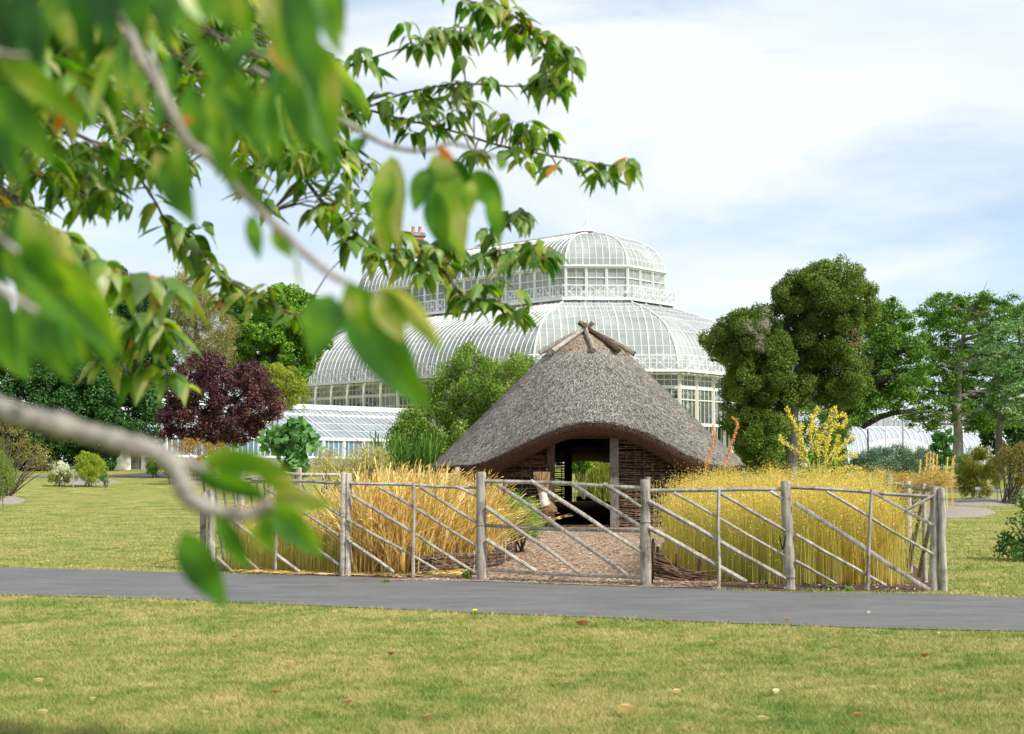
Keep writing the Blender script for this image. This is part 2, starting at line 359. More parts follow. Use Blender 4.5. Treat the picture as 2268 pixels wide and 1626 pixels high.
def fpart(parent, name, p, q, r0, r1=None, n=7):
    mb = MB(); pole(mb, p, q, r0, r1, n); return mb.build(name, mwood, parent, True)
def topz(P, ypx, xpx): return at(xpx, ypx, P.y).z - tz(P.y)
fl = thing('rustic_fence', (G['p1'].x, G['p1'].y, 0), 'weathered grey pole fence with slanting bars in front of the golden wheat', 'fence')
gt = thing('rustic_gate', (G['gl'].x, G['gl'].y, 0), 'weathered pole gate with slanting bars in front of the hut doorway', 'gate')
fr = thing('rustic_fence', (G['p2'].x, G['p2'].y, 0), 'weathered grey pole fence with slanting bars in front of the yellow flax', 'fence')
fpost(fl, G['lc'], topz(G['lc'], 1090, 449), .042); fpost(fl, G['lc2'], topz(G['lc2'], 1085, 470), .05, (-.03, 0))
def split_post(parent, base, h):
    mb = MB()
    for dx, w_, hh in ((-.030, .034, h + .002), (.030, .038, h - .004)):
        P = [Vector((base.x + dx, base.y, z)) for z in (-.15, .2, .5, .8, hh - .01, hh)]
        mb.tube(P, [w_ * k for k in (1.05, 1.08, 1.0, .98, .97, .8)], 9, .10)
    return mb.build('post', mwood, parent, True)
split_post(fl, G['p1'], topz(G['p1'], 1047, 765))
fpost(fl, G['gl'], topz(G['gl'], 1045, 1068), .060, (-.01, 0), wires=(.62,))
fpost(fr, G['gr'], topz(G['gr'], 1062, 1430), .060, (.0, 0), wires=(.42, .68))
fpost(fr, (G['gr'].x + .035, G['gr'].y + .10), topz(G['gr'], 1056, 1430), .035)
fpost(fr, G['p2'], topz(G['p2'], 1065, 1749), .057, (-.03, 0), wires=(.12,))
fpost(fr, G['rc'], topz(G['rc'], 1080, 2069), .046, (.03, 0)); 
for P, Q, bars in ((G['lc2'], G['p1'], (((560, 1062), (753, 1070), .028, 'rail'), ((652, 1076), (754, 1140), .018, 'brace'), ((594, 1084), (753, 1186), .018, 'brace'), ((520, 1155), (671, 1271), .020, 'brace'), ((600, 1145), (752, 1251), .018, 'brace'), ((512, 1205), (582, 1271), .018, 'brace'), ((480, 1068), (610, 1065), .024, 'rail'), ((482, 1235), (520, 1268), .018, 'brace'))),
                   (G['p1'], G['gl'], (((770, 1070), (1060, 1080), .027, 'rail'), ((932, 1079), (1058, 1159), .018, 'brace'), ((842, 1080), (1058, 1210), .019, 'brace'), ((779, 1097), (1058, 1271), .018, 'brace'), ((770, 1150), (971, 1263), .017, 'brace'), ((770, 1194), (873, 1267), .018, 'brace'), ((1010, 1078), (1058, 1099), .018, 'brace'))),
                   (G['gl'], G['gr'], (((1072, 1066), (1424, 1081), .030, 'rail'), ((1078, 1163), (1420, 1177), .024, 'rail'), ((1078, 1261), (1424, 1280), .024, 'rail'))),
                   (G['gr'], G['p2'], (((1436, 1087), (1745, 1084), .030, 'rail'), ((1436, 1110), (1740, 1282), .026, 'brace'), ((1436, 1168), (1652, 1288), .026, 'brace'), ((1492, 1092), (1738, 1231), .018, 'brace'), ((1592, 1092), (1738, 1175), .020, 'brace'), ((1705, 1088), (1740, 1109), .018, 'brace'))),
                   (G['p2'], G['rc'], (((1752, 1080), (2066, 1100), .026, 'rail'), ((1758, 1114), (2056, 1307), .024, 'brace'), ((1760, 1183), (1961, 1297), .020, 'brace'), ((1760, 1242), (1851, 1293), .018, 'brace'), ((1830, 1089), (2064, 1227), .018, 'brace'), ((1931, 1091), (2064, 1163), .018, 'brace'), ((2000, 1131), (2066, 1098), .018, 'brace')))):
    par = fl if P in (G['lc2'], G['p1']) else gt if P is G['gl'] else fr
    for a, b_, r, nm in bars:
        p, q = onplane(*a, P, Q), onplane(*b_, P, Q)
        if nm == 'brace': off = Vector((0, -.035, 0)); p += off; q += off
        r *= (.90 if nm == 'rail' else 1.1); fpart(par, nm, p, q, r, r * random.uniform(.85, 1.0), 6)
z2 = lambda x, y: (952.6 + x / 3.983, 907.2 + y / 3.983)
for a, b_ in (((600, 668), (1740, 1458)), ((890, 632), (1862, 1256)), ((1230, 645), (1862, 1035)), ((1530, 655), (1862, 856)), ((495, 858), (1310, 1435)), ((495, 1150), (935, 1425))):
    p, q = onplane(*z2(*a), G['gl'], G['gr']), onplane(*z2(*b_), G['gl'], G['gr'])
    for v in (p, q): v.y -= .045
    fpart(gt, 'brace', p, q, .025, .021, 6)
for xb, xt, yt, P, Q, par in ((917, 917, 1069, G['p1'], G['gl'], fl), (611, 613, 1095, G['lc2'], G['p1'], fl), (1589, 1590, 1082, G['gr'], G['p2'], fr), (1917, 1927, 1083, G['p2'], G['rc'], fr)):
    b0 = onplane(xb, 1300 if xb > 1400 else 1275, P, Q); tp = onplane(xt, yt, P, Q); b0.z = -.1
    for v in (b0, tp): v.y -= .06
    fpart(par, 'stake', b0, tp, .022, .018, 8)
# right-hand return and the fence that runs back on the left
sr = thing('rustic_fence', (G['rc2'].x, G['rc2'].y, 0), 'weathered pole fence running back from the right front corner beside the lawn', 'fence')
fpost(sr, G['rc2'], topz(G['rc2'], 1081, 2091), .040); fpost(sr, G['rr'], 1.12, .040); fpost(sr, G['rs'], 1.10, .026)
r3 = Vector((5.45, 20.2)); r4 = Vector((6.0, 23.5)); 
for q in (r3, r4, RB): fpost(sr, q, 1.2, .055)
seq = [Vector((G['rc2'].x, G['rc2'].y)), Vector((G['rr'].x, G['rr'].y)), r3, r4, RB]
for a, b_ in zip(seq, seq[1:]):
    fpart(sr, 'rail', (a.x, a.y, 1.05), (b_.x, b_.y, 1.06), .027)
    for k in range(3):
        s = k / 3 + .05; p = a.lerp(b_, s); q = a.lerp(b_, min(1, s + .55)); zt = 1.05 if s + .55 < 1 else 1.05 * (1 - s) / .55
        fpart(sr, 'brace', (q.x - .03, q.y, .04), (p.x - .03, p.y, zt), .024, .02)
sl = thing('rustic_fence', (LB.x, LB.y, 0), 'weathered pole fence at the back left of the wheat with short white slanting bars', 'fence')
seq = [Vector((G['lc'].x, G['lc'].y)), Vector((-3.8, 19.6)), Vector((-3.8, 22)), LB, Vector((-2.5, 27.5)), Vector((-1.2, 30.6))]
for k, (a, b_) in enumerate(zip(seq, seq[1:])):
    z0 = 1.14 if k < 2 else 1.2
    if k: fpost(sl, a, 1.28 + .04 * (k % 2), .05 if k < 4 else .045)
    fpart(sl, 'rail', (a.x, a.y, z0), (b_.x, b_.y, z0), .03)
    for j in range(4):
        p = a.lerp(b_, j / 4); q = a.lerp(b_, min(1, j / 4 + .3)); fpart(sl, 'brace', (p.x, p.y - .03, z0 - .02), (q.x, q.y - .03, .05 if j < 3 else .35), .02, .018)
fpost(sl, seq[-1], 1.36, .055); fpost(sl, (-2.95, 26.4), 1.3, .03)
# ------------------------------------------------------------------ thatched roundhouse
mthatch, t, b = newmat('thatch'); b.inputs['Roughness'].default_value = .95; b.inputs['Specular IOR Level'].default_value = .1
a1 = noise(t, 26, 7, .8, (1, 1, .55)); a2 = noise(t, 1.4, 5); a3 = noise(t, 11, 5, .7, (1, 1, .5))
c = ramp(t, a1, [(.34, (.035, .030, .028)), (.45, (.175, .165, .148)), (.55, (.35, .335, .305)), (.68, (.60, .58, .53))])
c = mixc(t, .8, c, ramp(t, a2, [(.35, (.78, .73, .68)), (.65, (1.15, 1.13, 1.12))]), 'MULTIPLY')
c = mixc(t, .5, c, ramp(t, a3, [(.35, (.6, .58, .55)), (.65, (1.25, 1.22, 1.2))]), 'MULTIPLY')
t.links.new(c, b.inputs['Base Color']); bump(t, b, a1, 1.0, .05)
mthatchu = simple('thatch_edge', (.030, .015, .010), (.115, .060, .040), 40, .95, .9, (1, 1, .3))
mcap = simple('thatch_cap', (.05, .032, .020), (.40, .31, .22), 22, .95, 1.6, (1, 1, .6), lo=.36, hi=.62)
mstraw = foliage('straw_ends', [(0, (.04, .034, .03)), (.3, (.145, .135, .118)), (.6, (.40, .385, .35)), (.93, (.66, .61, .55)), (1, (.66, .46, .25))], .05, .9, .1, 1)
HC = Vector((1.85, 34.4)); HR = 3.78; WR = 3.0
hut = thing('thatched_hut', (HC.x, HC.y, 0), 'round wattle hut with a grey conical thatched roof and open doorway', 'hut')
def fb(th):                                     # how far the eave is lifted over the doors, th = 0 towards the camera
    a = abs((th + math.pi) % (2 * math.pi) - math.pi); return math.cos(min(a / math.radians(50), 1) * math.pi / 2) ** 2
def hz(r, th):
    s = (r - .0) / HR
    z = 5.17 - .985 * r + .93 * fb(th) * max(0, (s - .22) / .78) ** 1.35 + .45 * fb(th + math.pi) * max(0, (s - .4) / .6) ** 1.5
    return z + .035 * mnoise.noise(Vector((r * 1.3, th * 3, 2)))
def hp(r, th, z): return Vector((HC.x + r * math.sin(th), HC.y - r * math.cos(th), z))
nT, nR = 200, 60; V = []; F = []
for i in range(nR + 1):
    r = 1.0 + (HR - 1.0) * i / nR
    for j in range(nT): th = 2 * math.pi * j / nT; V.append(hp(r, th, hz(r, th) + .016 * mnoise.noise(Vector((r * 9, math.sin(th) * 14, math.cos(th) * 14)))))
for i in range(nR):
    for j in range(nT): F.append((i * nT + j, i * nT + (j + 1) % nT, (i + 1) * nT + (j + 1) % nT, (i + 1) * nT + j))
b0 = len(V)
edge = [(HR + .02, -.05), (HR + .0, -.15), (HR - .10, -.27), (HR - .30, -.33), (HR - .75, -.10), (HR - 1.6, .55), (.6, 2.2)]
for r, dz in edge:
    for j in range(nT):
        th = 2 * math.pi * j / nT; zz = hz(HR, th) + dz if r > HR - .9 else (hz(r, th) - .32)
        V.append(hp(r + .02 * mnoise.noise(Vector((th * 20, r, 0))), th, zz + .02 * mnoise.noise(Vector((th * 30, 4, r)))))
base = [nR * nT] + [b0 + k * nT for k in range(len(edge))]
Fe = []
for k in range(len(base) - 1):
    for j in range(nT): Fe.append((base[k] + j, base[k] + (j + 1) % nT, base[k + 1] + (j + 1) % nT, base[k + 1] + j))
mb = MB(); mb.v = V; mb.f = F + Fe; mb.a = [.5] * len(V); roof = mb.build('roof', mthatch, hut, True)
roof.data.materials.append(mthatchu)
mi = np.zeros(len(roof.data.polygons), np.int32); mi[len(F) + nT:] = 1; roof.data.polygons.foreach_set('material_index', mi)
ragged = MB()
for _ in range(1500):
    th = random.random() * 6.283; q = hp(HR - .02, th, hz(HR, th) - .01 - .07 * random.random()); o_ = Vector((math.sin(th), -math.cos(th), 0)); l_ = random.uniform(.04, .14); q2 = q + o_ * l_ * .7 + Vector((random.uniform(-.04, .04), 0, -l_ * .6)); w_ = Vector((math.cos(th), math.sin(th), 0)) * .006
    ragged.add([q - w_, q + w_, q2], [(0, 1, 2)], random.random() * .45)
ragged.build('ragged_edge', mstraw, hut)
# loose straw ends over the thatch, lying down the slope
n = 110000
th = rng.random(n) * 2 * np.pi; r = np.sqrt(rng.random(n)) * (HR - 1.02) + 1.02; r[: 14000] = HR - rng.random(14000) ** 2 * .25
rr = np.clip((r - 1.0) / (HR - 1.0) * nR, 0, nR - 1e-3); i0 = rr.astype(int); j0 = (th / (2 * np.pi) * nT).astype(int) % nT
VV = np.array([tuple(v) for v in V]); A = VV[i0 * nT + j0]; B = VV[np.minimum(i0 + 1, nR) * nT + j0]; C_ = VV[i0 * nT + (j0 + 1) % nT]; fr_ = (rr - i0)[:, None]; fj = (th / (2 * np.pi) * nT % 1)[:, None]
p = A + (B - A) * fr_ + (C_ - A) * fj; d = B - A; d /= np.linalg.norm(d, axis=1)[:, None]; s_ = C_ - A; s_ /= np.linalg.norm(s_, axis=1)[:, None]
nn = np.cross(s_, d); nn *= np.sign(nn[:, 2:3])
ln = rng.uniform(.04, .13, n)[:, None]; wd = rng.uniform(.004, .010, n)[:, None]; jt = rng.normal(0, .22, (n, 1))
d2 = d + s_ * jt + nn * rng.uniform(-.05, .35, (n, 1)); up = nn * .006
Vs = np.stack([p + up - s_ * wd, p + up + s_ * wd, p + up + d2 * ln], 1).reshape(-1, 3)
tag(npmesh('straw_ends', Vs, np.arange(3 * n).reshape(-1, 3), mstraw, hut, np.repeat(rng.random(n), 3)))
# underside fringe of darker reed ends
# cap and ridge poles
mb = MB(); V = []; F = []; nr = 12
for i in range(nr + 1):
    s = i / nr; r = 1.08 * s
    for j in range(64):
        th_ = 2 * math.pi * j / 64; z = 4.72 - .42 * r - .09 * r * r + (.02 if s < .99 else -.06) + .03 * mnoise.noise(Vector((math.cos(th_) * 4, math.sin(th_) * 4, s * 6)))
        V.append(hp(r * (1 + .02 * math.sin(9 * th_)), th_, z))
for i in range(nr):
    for j in range(64): F.append((i * 64 + j, i * 64 + (j + 1) % 64, (i + 1) * 64 + (j + 1) % 64, (i + 1) * 64 + j))
mb.add(V, F); mb.build('roof_cap', mcap, hut, True)
def cap_z(r): return 4.72 - .42 * r - .09 * r * r + .03
for px0, px1, ang, dark in (((1297, 722), (1290, 795), 3, 0), ((1296, 738), (1220, 787), -46, 0), ((1285, 744), (1200, 789), -76, 0), ((1272, 742), (1352, 786), 38, 1), ((1300, 745), (1384, 782), 70, 0), ((1310, 740), (1384, 790), 92, 1), ((0, 0), (0, 0), 130, 0), ((0, 0), (0, 0), 178, 0), ((0, 0), (0, 0), -128, 0)):
    th_ = math.radians(ang); P = []; R = []
    for k in range(9):
        s = k / 8; r = -.20 + 1.40 * s; ar = abs(r) if r > 0 else 0; off = .03 * math.sin(s * 5 + ang)
        z = (cap_z(ar) + .03) if r > 0 else cap_z(0) + .04 - r * .75
        q = hp(r, th_, z + .02); q += Vector((math.cos(th_), math.sin(th_), 0)) * off; P.append(q); R.append(.058 * (.85 + .3 * s))
    m_ = MB(); m_.tube(P, R, 8, .16); m_.build('ridge_pole', mdarkwood if dark else mwood, hut, True)
# wattle wall: horizontal rods woven round uprights, gaps for the two doors
doorA = math.radians(0.5); half = math.atan(.74 / WR)
lo_l, lo_r = gx(1221, 31.5), gx(1360, 31.5)
thL = math.asin((lo_l - HC.x) / WR); thR = math.asin((lo_r - HC.x) / WR)
bth0, bth1 = math.pi - math.asin((gx(1374, 37.4) - HC.x) / WR), math.pi - math.asin((gx(1262, 37.4) - HC.x) / WR)
def wattle(name, t0, t1, r, htop, parent, rows=74, stakes=.22, m=mwithy, rr=.0145):
    mb = MB(); L_ = (t1 - t0) * r; ns = max(3, int(L_ / stakes))
    for k in range(ns + 1):
        th_ = t0 + (t1 - t0) * k / ns; mb.tube([hp(r - .01, th_, -.1), hp(r - .01, th_, htop(th_))], .015, 6, .1)
    h = .02
    row = 0
    while h < 2.6:
        P = []
        sgn = 1 if row % 2 else -1; seg = ns * 4; ph = random.random() * 9
        for k in range(seg + 1):
            th_ = t0 + (t1 - t0) * k / seg; z = h + .045 * mnoise.noise(Vector((th_ * r * 1.4, ph, 0))) + .03 * (th_ - t0) * r * math.sin(ph)
            if z > htop(th_): 
                if len(P) > 3: mb.tube(P, rr * random.uniform(.7, 1.15), 5, .12, cap=False)
                P = []; continue
            P.append(hp(r + .008 + sgn * .014 * math.sin(k * math.pi / 4 * 1.0 + math.pi / 2 * 0) + .006 * random.uniform(-1, 1), th_, z))
        if len(P) > 3: mb.tube(P, rr * random.uniform(.65, 1.2), 5, .12, cap=False, a=random.random() ** .8)
        h += rr * random.uniform(1.9, 2.7); row += 1
    return mb.build(name, m, parent)
ht = lambda th_: hz(HR, th_) - .12
wattle('wall', thR + .02, bth0, WR, ht, hut); wattle('wall', bth1, 2 * math.pi + thL - .02, WR, ht, hut)
# dark lining added behind the weave so the inside stays dim, with daylight chinks left of the door
mlin = simple('dark_lining', (.03, .018, .012), (.06, .04, .03), 12, .95)
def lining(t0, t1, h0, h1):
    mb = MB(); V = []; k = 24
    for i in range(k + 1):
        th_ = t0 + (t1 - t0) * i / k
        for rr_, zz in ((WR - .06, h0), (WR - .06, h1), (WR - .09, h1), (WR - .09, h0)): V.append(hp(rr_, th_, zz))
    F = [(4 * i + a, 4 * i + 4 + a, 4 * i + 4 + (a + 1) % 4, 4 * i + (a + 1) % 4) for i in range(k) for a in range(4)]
    mb.add(V, F); mb.build('light_block_lining', mlin, hut)
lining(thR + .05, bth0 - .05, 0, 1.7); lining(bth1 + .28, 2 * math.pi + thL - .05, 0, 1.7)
def plank_post(name, x0, x1, y, z0, z1, dep, m, dzl=0):
    mb = MB(); mb.box(((x0 + x1) / 2, y, (z0 + z1) / 2), (x1 - x0, dep, z1 - z0)); return mb.build(name, m, hut)
plank_post('door_post', gx(1212, 31.4), gx(1229, 31.4), 31.42, 0, 2.06, .16, mdarkwood)
plank_post('door_post', gx(1351, 31.4), gx(1370, 31.4), 31.42, 0, 2.02, .16, mgreypost)
plank_post('threshold', gx(1229, 31.4), gx(1351, 31.4), 31.46, 0, .06, .12, mdarkwood)
for x0, x1 in ((1250, 1267), (1363, 1380)): plank_post('rear_door_post', gx(x0, 37.3), gx(x1, 37.3), 37.3, 0, 2.0, .18, mdarkwood)
plank_post('rear_lintel', gx(1250, 37.3), gx(1380, 37.3), 37.3, 1.93, 2.10, .2, mdarkwood)
plank_post('lintel', gx(1208, 31.4), gx(1374, 31.4), 31.50, 2.0, 2.12, .14, mdarkwood)
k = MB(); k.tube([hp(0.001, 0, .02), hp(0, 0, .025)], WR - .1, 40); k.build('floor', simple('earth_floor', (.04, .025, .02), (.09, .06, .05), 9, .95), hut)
# step in front of the door
# things at the hut
br = thing('fire_basket', (gx(1302, 34.5), 34.5, .03), 'black iron fire basket on thin legs inside the dim hut doorway', 'fire basket')
miron = simple('black_iron', (.008, .008, .008), (.02, .018, .016), 20, .6, 0, None, .6)
mb = MB(); k = 16; V = []; bz = .34
for lv, (r, z) in enumerate(((.06, bz), (.20, bz + .05), (.28, bz + .16), (.30, bz + .24))):
    for i in range(k):
        a_ = 2 * math.pi * i / k; zz = z + (.07 * math.sin(a_ * 5 + 1) if lv == 3 else 0); V.append(Vector((br.location.x + r * math.cos(a_), 34.5 + r * .8 * math.sin(a_), .03 + zz)))
F = [(l * k + i, l * k + (i + 1) % k, (l + 1) * k + (i + 1) % k, (l + 1) * k + i) for l in range(3) for i in range(k)] + [tuple(reversed(range(k)))]
mb.add(V, F); mb.build('bowl', miron, br)
for a_ in (.4, 2.5, 4.6):
    q = Vector((br.location.x, 34.5, .03)); MB().tube([q + Vector((.12 * math.cos(a_), .1 * math.sin(a_), bz + .05)), q + Vector((.27 * math.cos(a_), .24 * math.sin(a_), 0))], .011, 6).build('leg', miron, br)
# straw bundle by the left door post
rb = thing('straw_bundle', (gx(1196, 31.0), 31.0, 0), 'tan straw bundle tied round its middle leaning beside the hut door', 'straw bundle')
msb = foliage('cut_straw', [(0, (.16, .09, .045)), (.5, (.40, .25, .12)), (1, (.58, .40, .21))], .05, .8, .15, 1)
V = []; n = 1500; A = []
c0 = at(1203, 1100, 31.0); axis = Vector((.38, 0, -1)).normalized()
for i in range(n):
    a_ = random.random() * 6.28; q = math.sqrt(random.random()); rx = q * math.cos(a_); ry = q * math.sin(a_)
    tp = c0 + Vector((-.02 + rx * .17, ry * .13, .50 + random.uniform(-.10, .05))); md = c0 + Vector((rx * .075, ry * .075, 0)); bt = c0 + Vector((.14 + rx * .17, ry * .12, -.30 + random.uniform(-.04, .06)))
    if i % 2: tp += Vector((-.03, 0, .0))
    for P0, P1 in ((tp, md), (md, bt)):
        V += [tuple(P0 + Vector((-.005, 0, 0))), tuple(P0 + Vector((.005, 0, 0))), tuple(P1 + Vector((.004, 0, 0))), tuple(P1 + Vector((-.004, 0, 0)))]; A += [random.random()] * 4
        if i % 2: break
npmesh('straw', V, np.arange(len(V)).reshape(-1, 4), msb, rb, A)
mcl = simple('pale_cloth', (.50, .47, .42), (.68, .65, .60), 12, .9, .5)
mb = MB(); P = [c0 + Vector((-.02, -.02, .10)), c0 + Vector((.0, -.02, .02)), c0 + Vector((.02, -.02, -.10)), c0 + Vector((.06, -.02, -.2))]; mb.tube(P, [.10, .095, .10, .12], 12, .08); mb.build('wrapping', mcl, rb, True)

# low woven edgings of the beds
def hurdle(name, pts, h, label, rows=9, m=mwithy):
    h *= .8
    o = thing(name, (pts[0][0], pts[0][1], 0), label, 'bed edging'); mb = MB()
    P = [Vector((p[0], p[1], 0)) for p in pts]; tot = sum((b_ - a).length for a, b_ in zip(P, P[1:]))
    def ev(s):
        s *= tot
        for a, b_ in zip(P, P[1:]):
            l = (b_ - a).length
            if s <= l: return a.lerp(b_, s / l)
            s -= l
        return P[-1].copy()
    ns = int(tot / .35)
    for k in range(ns + 1):
        q = ev(k / ns); s_ = MB(); s_.tube([q + Vector((0, 0, -.05)), q + Vector((random.uniform(-.01, .01), 0, h * random.uniform(1.15, 1.75)))], .016, 6, .1); s_.build('stake', mwood if random.random() < .4 else mdarkwood, o)
    for r in range(rows):
        for half_ in range(2):
            s0, s1 = half_ * .5 - .02, half_ * .5 + .55 + random.uniform(-.1, .02); Q = []; kk = 26; ph = random.random() * 9
            for k in range(kk + 1):
                s = max(0, min(1, s0 + (s1 - s0) * k / kk)); q = ev(s); q.z = .03 + h * r / rows + .03 * mnoise.noise(Vector((s * 5, ph, r))) ; q.y += .02 * (1 if (k + r) % 2 else -1); Q.append(q)
            mb.tube(Q, random.uniform(.010, .018), 5, .15)
    mb.build('woven_rods', wood('withy_pale', (.06, .040, .030), (.17, .12, .09), (.27, .21, .16), (14, 14, 14)), o); return o
hurdle('wattle_edging', [(gp(915, 1272).x, 16.75), (gp(1040, 1260).x, 17.4), (gp(1105, 1250).x, 18.3), (gp(1138, 1235).x, 20.0)], .26, 'low woven stick edging at the foot of the golden wheat')
o = thing('stick_pile', (gp(1452, 1275).x, 16.2, 0), 'loose heap of brown sticks sloping down beside the gate post at the flax corner', 'stick pile'); mb = MB()
for i in range(15):
    a_ = Vector((1.56 + rng.normal(0, .03), 16.1 + rng.normal(0, .15), .06 + .30 * rng.random())); b_ = Vector((2.16 + rng.normal(0, .12), 15.75 + rng.normal(0, .10), .02 + .10 * rng.random())); mb.tube([a_, a_.lerp(b_, .35) + Vector(rng.normal(0, .02, 3)), a_.lerp(b_, .7) + Vector((0, 0, -.03)), b_], [.014, .013, .011, .008], 5, .15)
mb.build('rods', mwithy, o)
for x_, y_, h_ in ((1.60, 16.0, .42), (1.85, 15.9, .3), (2.1, 15.8, .34), (1.52, 15.3, .5)): MB().tube([(x_, y_, -.05), (x_ + .02, y_, h_)], .017, 6, .1).build('stake', mdarkwood, o)
hurdle('wattle_edging', [(gp(1452, 1275).x, 16.5), (2.45, 21.0), (3.0, 25.5)], .26, 'low woven stick edging along the chip yard at the flax side', 8)

# ------------------------------------------------------------------ crops
mwheat = foliage('ripe_wheat', [(0, (.30, .18, .05)), (.25, (.55, .35, .10)), (.55, (.78, .55, .19)), (.85, (.88, .72, .36)), (.93, (.66, .52, .22)), (1, (.34, .36, .12))], .25, .55, .3, 1.3)
mwheat2 = foliage('green_wheat', [(0, (.26, .25, .05)), (.4, (.42, .38, .085)), (.75, (.62, .50, .14)), (1, (.72, .58, .20))], .25, .55, .25, 1.2)
mflax = foliage('flax_stems', [(0, (.28, .24, .05)), (.3, (.52, .42, .085)), (.65, (.74, .56, .14)), (1, (.88, .70, .28))], .38, .6, .2, 1.25, (.9, (.46, .44, .12)))
mflaxh = foliage('flax_heads', [(0, (.40, .25, .05)), (.3, (.68, .47, .11)), (.7, (.86, .66, .20)), (1, (.9, .78, .36))], .35, .6, .2, 1.2)
def stems(x, y, h, wd, lean, bend, seg=3):
    """ribbons; returns V, F, tip positions"""
    n = len(x); th = rng.random(n) * 2 * np.pi; fx, fy = np.cos(th) * wd, np.sin(th) * wd; la = rng.random(n) * 2 * np.pi
    lx, ly = np.cos(la) * lean + bend[0], np.sin(la) * lean + bend[1]; rows = []
    for k in range(seg + 1):
        s = k / seg; px = x + lx * h * s ** 1.8; py = y + ly * h * s ** 1.8; pz = h * s * (1 - .12 * (lx ** 2 + ly ** 2) * s); wk = 1 - .5 * s
        rows += [np.stack([px - fx * wk, py - fy * wk, pz], 1), np.stack([px + fx * wk, py + fy * wk, pz], 1)]
    V = np.stack(rows, 1).reshape(-1, 3); m_ = 2 * (seg + 1); base = (np.arange(n) * m_)[:, None, None]
    f = np.array([[2 * k, 2 * k + 1, 2 * k + 3, 2 * k + 2] for k in range(seg)])[None]; F = (base + f).reshape(-1, 4)
    tip = (rows[-1] + rows[-2]) / 2; return V, F, tip, m_, np.stack([lx * 1.8, ly * 1.8, np.ones(n)], 1)
def ears(tip, d, ln, wd, r):
    n = len(tip); d = d / np.linalg.norm(d, axis=1)[:, None]; s = np.cross(d, rng.normal(size=(n, 3))); s /= np.linalg.norm(s, axis=1)[:, None]
    ln = ln[:, None]; V = np.stack([tip, tip + d * ln * .5 + s * wd, tip + d * ln, tip + d * ln * .5 - s * wd], 1).reshape(-1, 3)
    return V, np.arange(4 * n).reshape(-1, 4), np.repeat(r, 4)
def crop(name, n, poly, hfun, wd, lean, bend, m, hm, ear, label_kind='stuff', yp=None, seg=3):
    P = np.array(poly); x = rng.uniform(P[:, 0].min(), P[:, 0].max(), n); y = P[:, 1].min() + (P[:, 1].max() - P[:, 1].min()) * rng.random(n) ** (yp or 1)
    k = inpoly(x, y, poly); x, y = x[k], y[k]; n = len(x); x = x + rng.normal(0, .07, n); y = y + rng.normal(0, .05, n); h = (1 + .10 * np.sin(x * 7 + y * 3) * np.sin(y * 5 - x * 2)) * hfun(x, y) * rng.uniform(.80, 1.08, n); r = rng.random(n)
    V, F, tip, q, d = stems(x, y, h, wd * rng.uniform(.6, 1.4, n), np.abs(rng.normal(0, lean, n)), bend, seg); A = np.repeat(r, q)
    o = npmesh(name, V, F, m, None, A); tag(o, kind='stuff')
    if ear:
        ev, ef, ea = ear(tip, d, r); tag(npmesh(name + '_heads', ev, ef, hm, None, ea), kind='stuff')
WX0 = G['p1'].x
wheatp = [(-1.95, 16.75), (-1.3, 16.7), (-.75, 17.4), (-.35, 18.2), (-.20, 19.8), (-.55, 22.5), (-2.3, 22.5), (-2.15, 19.0)]
wear = lambda tip, d, r: ears(tip, d * np.array([1, 1, .3]), rng.uniform(.05, .11, len(tip)), .007, r)
crop('wheat', 5200, wheatp, lambda x, y: 1.06 + .10 * np.sin(x * 3 + y * 2) - .12 * np.clip((x + 1.1) / .5, 0, 1), .0060, .22, (.05, -.02), mwheat, mwheat, wear, yp=1.3)
crop('wheat', 4200, wheatp, lambda x, y: .85 + .0 * x, .0080, .75, (.18, -.1), mwheat, mwheat, wear, yp=1.2)
crop('wheat', 900, wheatp, lambda x, y: 1.24 - .18 * np.clip((x + 1.1) / .5, 0, 1), .013, .40, (.06, 0), mwheat, mwheat, None, yp=1.3)
wl = [(-3.55, 17.5), (-1.98, 16.65), (-1.98, 19.5), (-3.2, 23.5), (-3.6, 23.0)]
crop('wheat', 9000, wl, lambda x, y: .58 + .22 * np.clip((y - 17) / 3, 0, 1), .0030, .16, (.02, 0), mwheat2, mwheat, wear, yp=1.1)
crop('wheat', 3000, [(-2.1, 18.6), (-.5, 18.6), (-.6, 24), (-2.6, 24)], lambda x, y: .9 + 0 * x, .0045, .3, (0, 0), mwheat, mwheat, wear)
# fallen litter of straw at the foot
n = 900; x = rng.uniform(-3.4, -.55, n); y = 16.0 + rng.random(n) * 1.2 + (-x) * .25; ok = inpoly(x, y, bed); x, y = x[ok], y[ok]; n = len(x)
th = rng.random(n) * 3.14; ln = rng.uniform(.04, .16, n)
V = np.stack([np.stack([x - np.cos(th) * ln, y - np.sin(th) * ln, np.full(n, .02)], 1), np.stack([x + np.cos(th) * ln, y + np.sin(th) * ln, .02 + ln * .3 * rng.random(n)], 1), np.stack([x + np.cos(th) * ln, y + np.sin(th) * ln + .006, .03 + ln * .1], 1), np.stack([x - np.cos(th) * ln, y - np.sin(th) * ln + .006, np.full(n, .025)], 1)], 1).reshape(-1, 3)
tag(npmesh('straw_litter', V, np.arange(4 * n).reshape(-1, 4), mwheat, None, np.repeat(rng.random(n), 4)), kind='stuff')
flaxp = [(1.75, 16.5), (2.2, 15.9), (2.9, 15.35), (4.15, 15.15), (4.42, 15.8), (4.9, 18.5), (5.4, 22.0), (2.9, 22.0), (2.2, 18.5)]
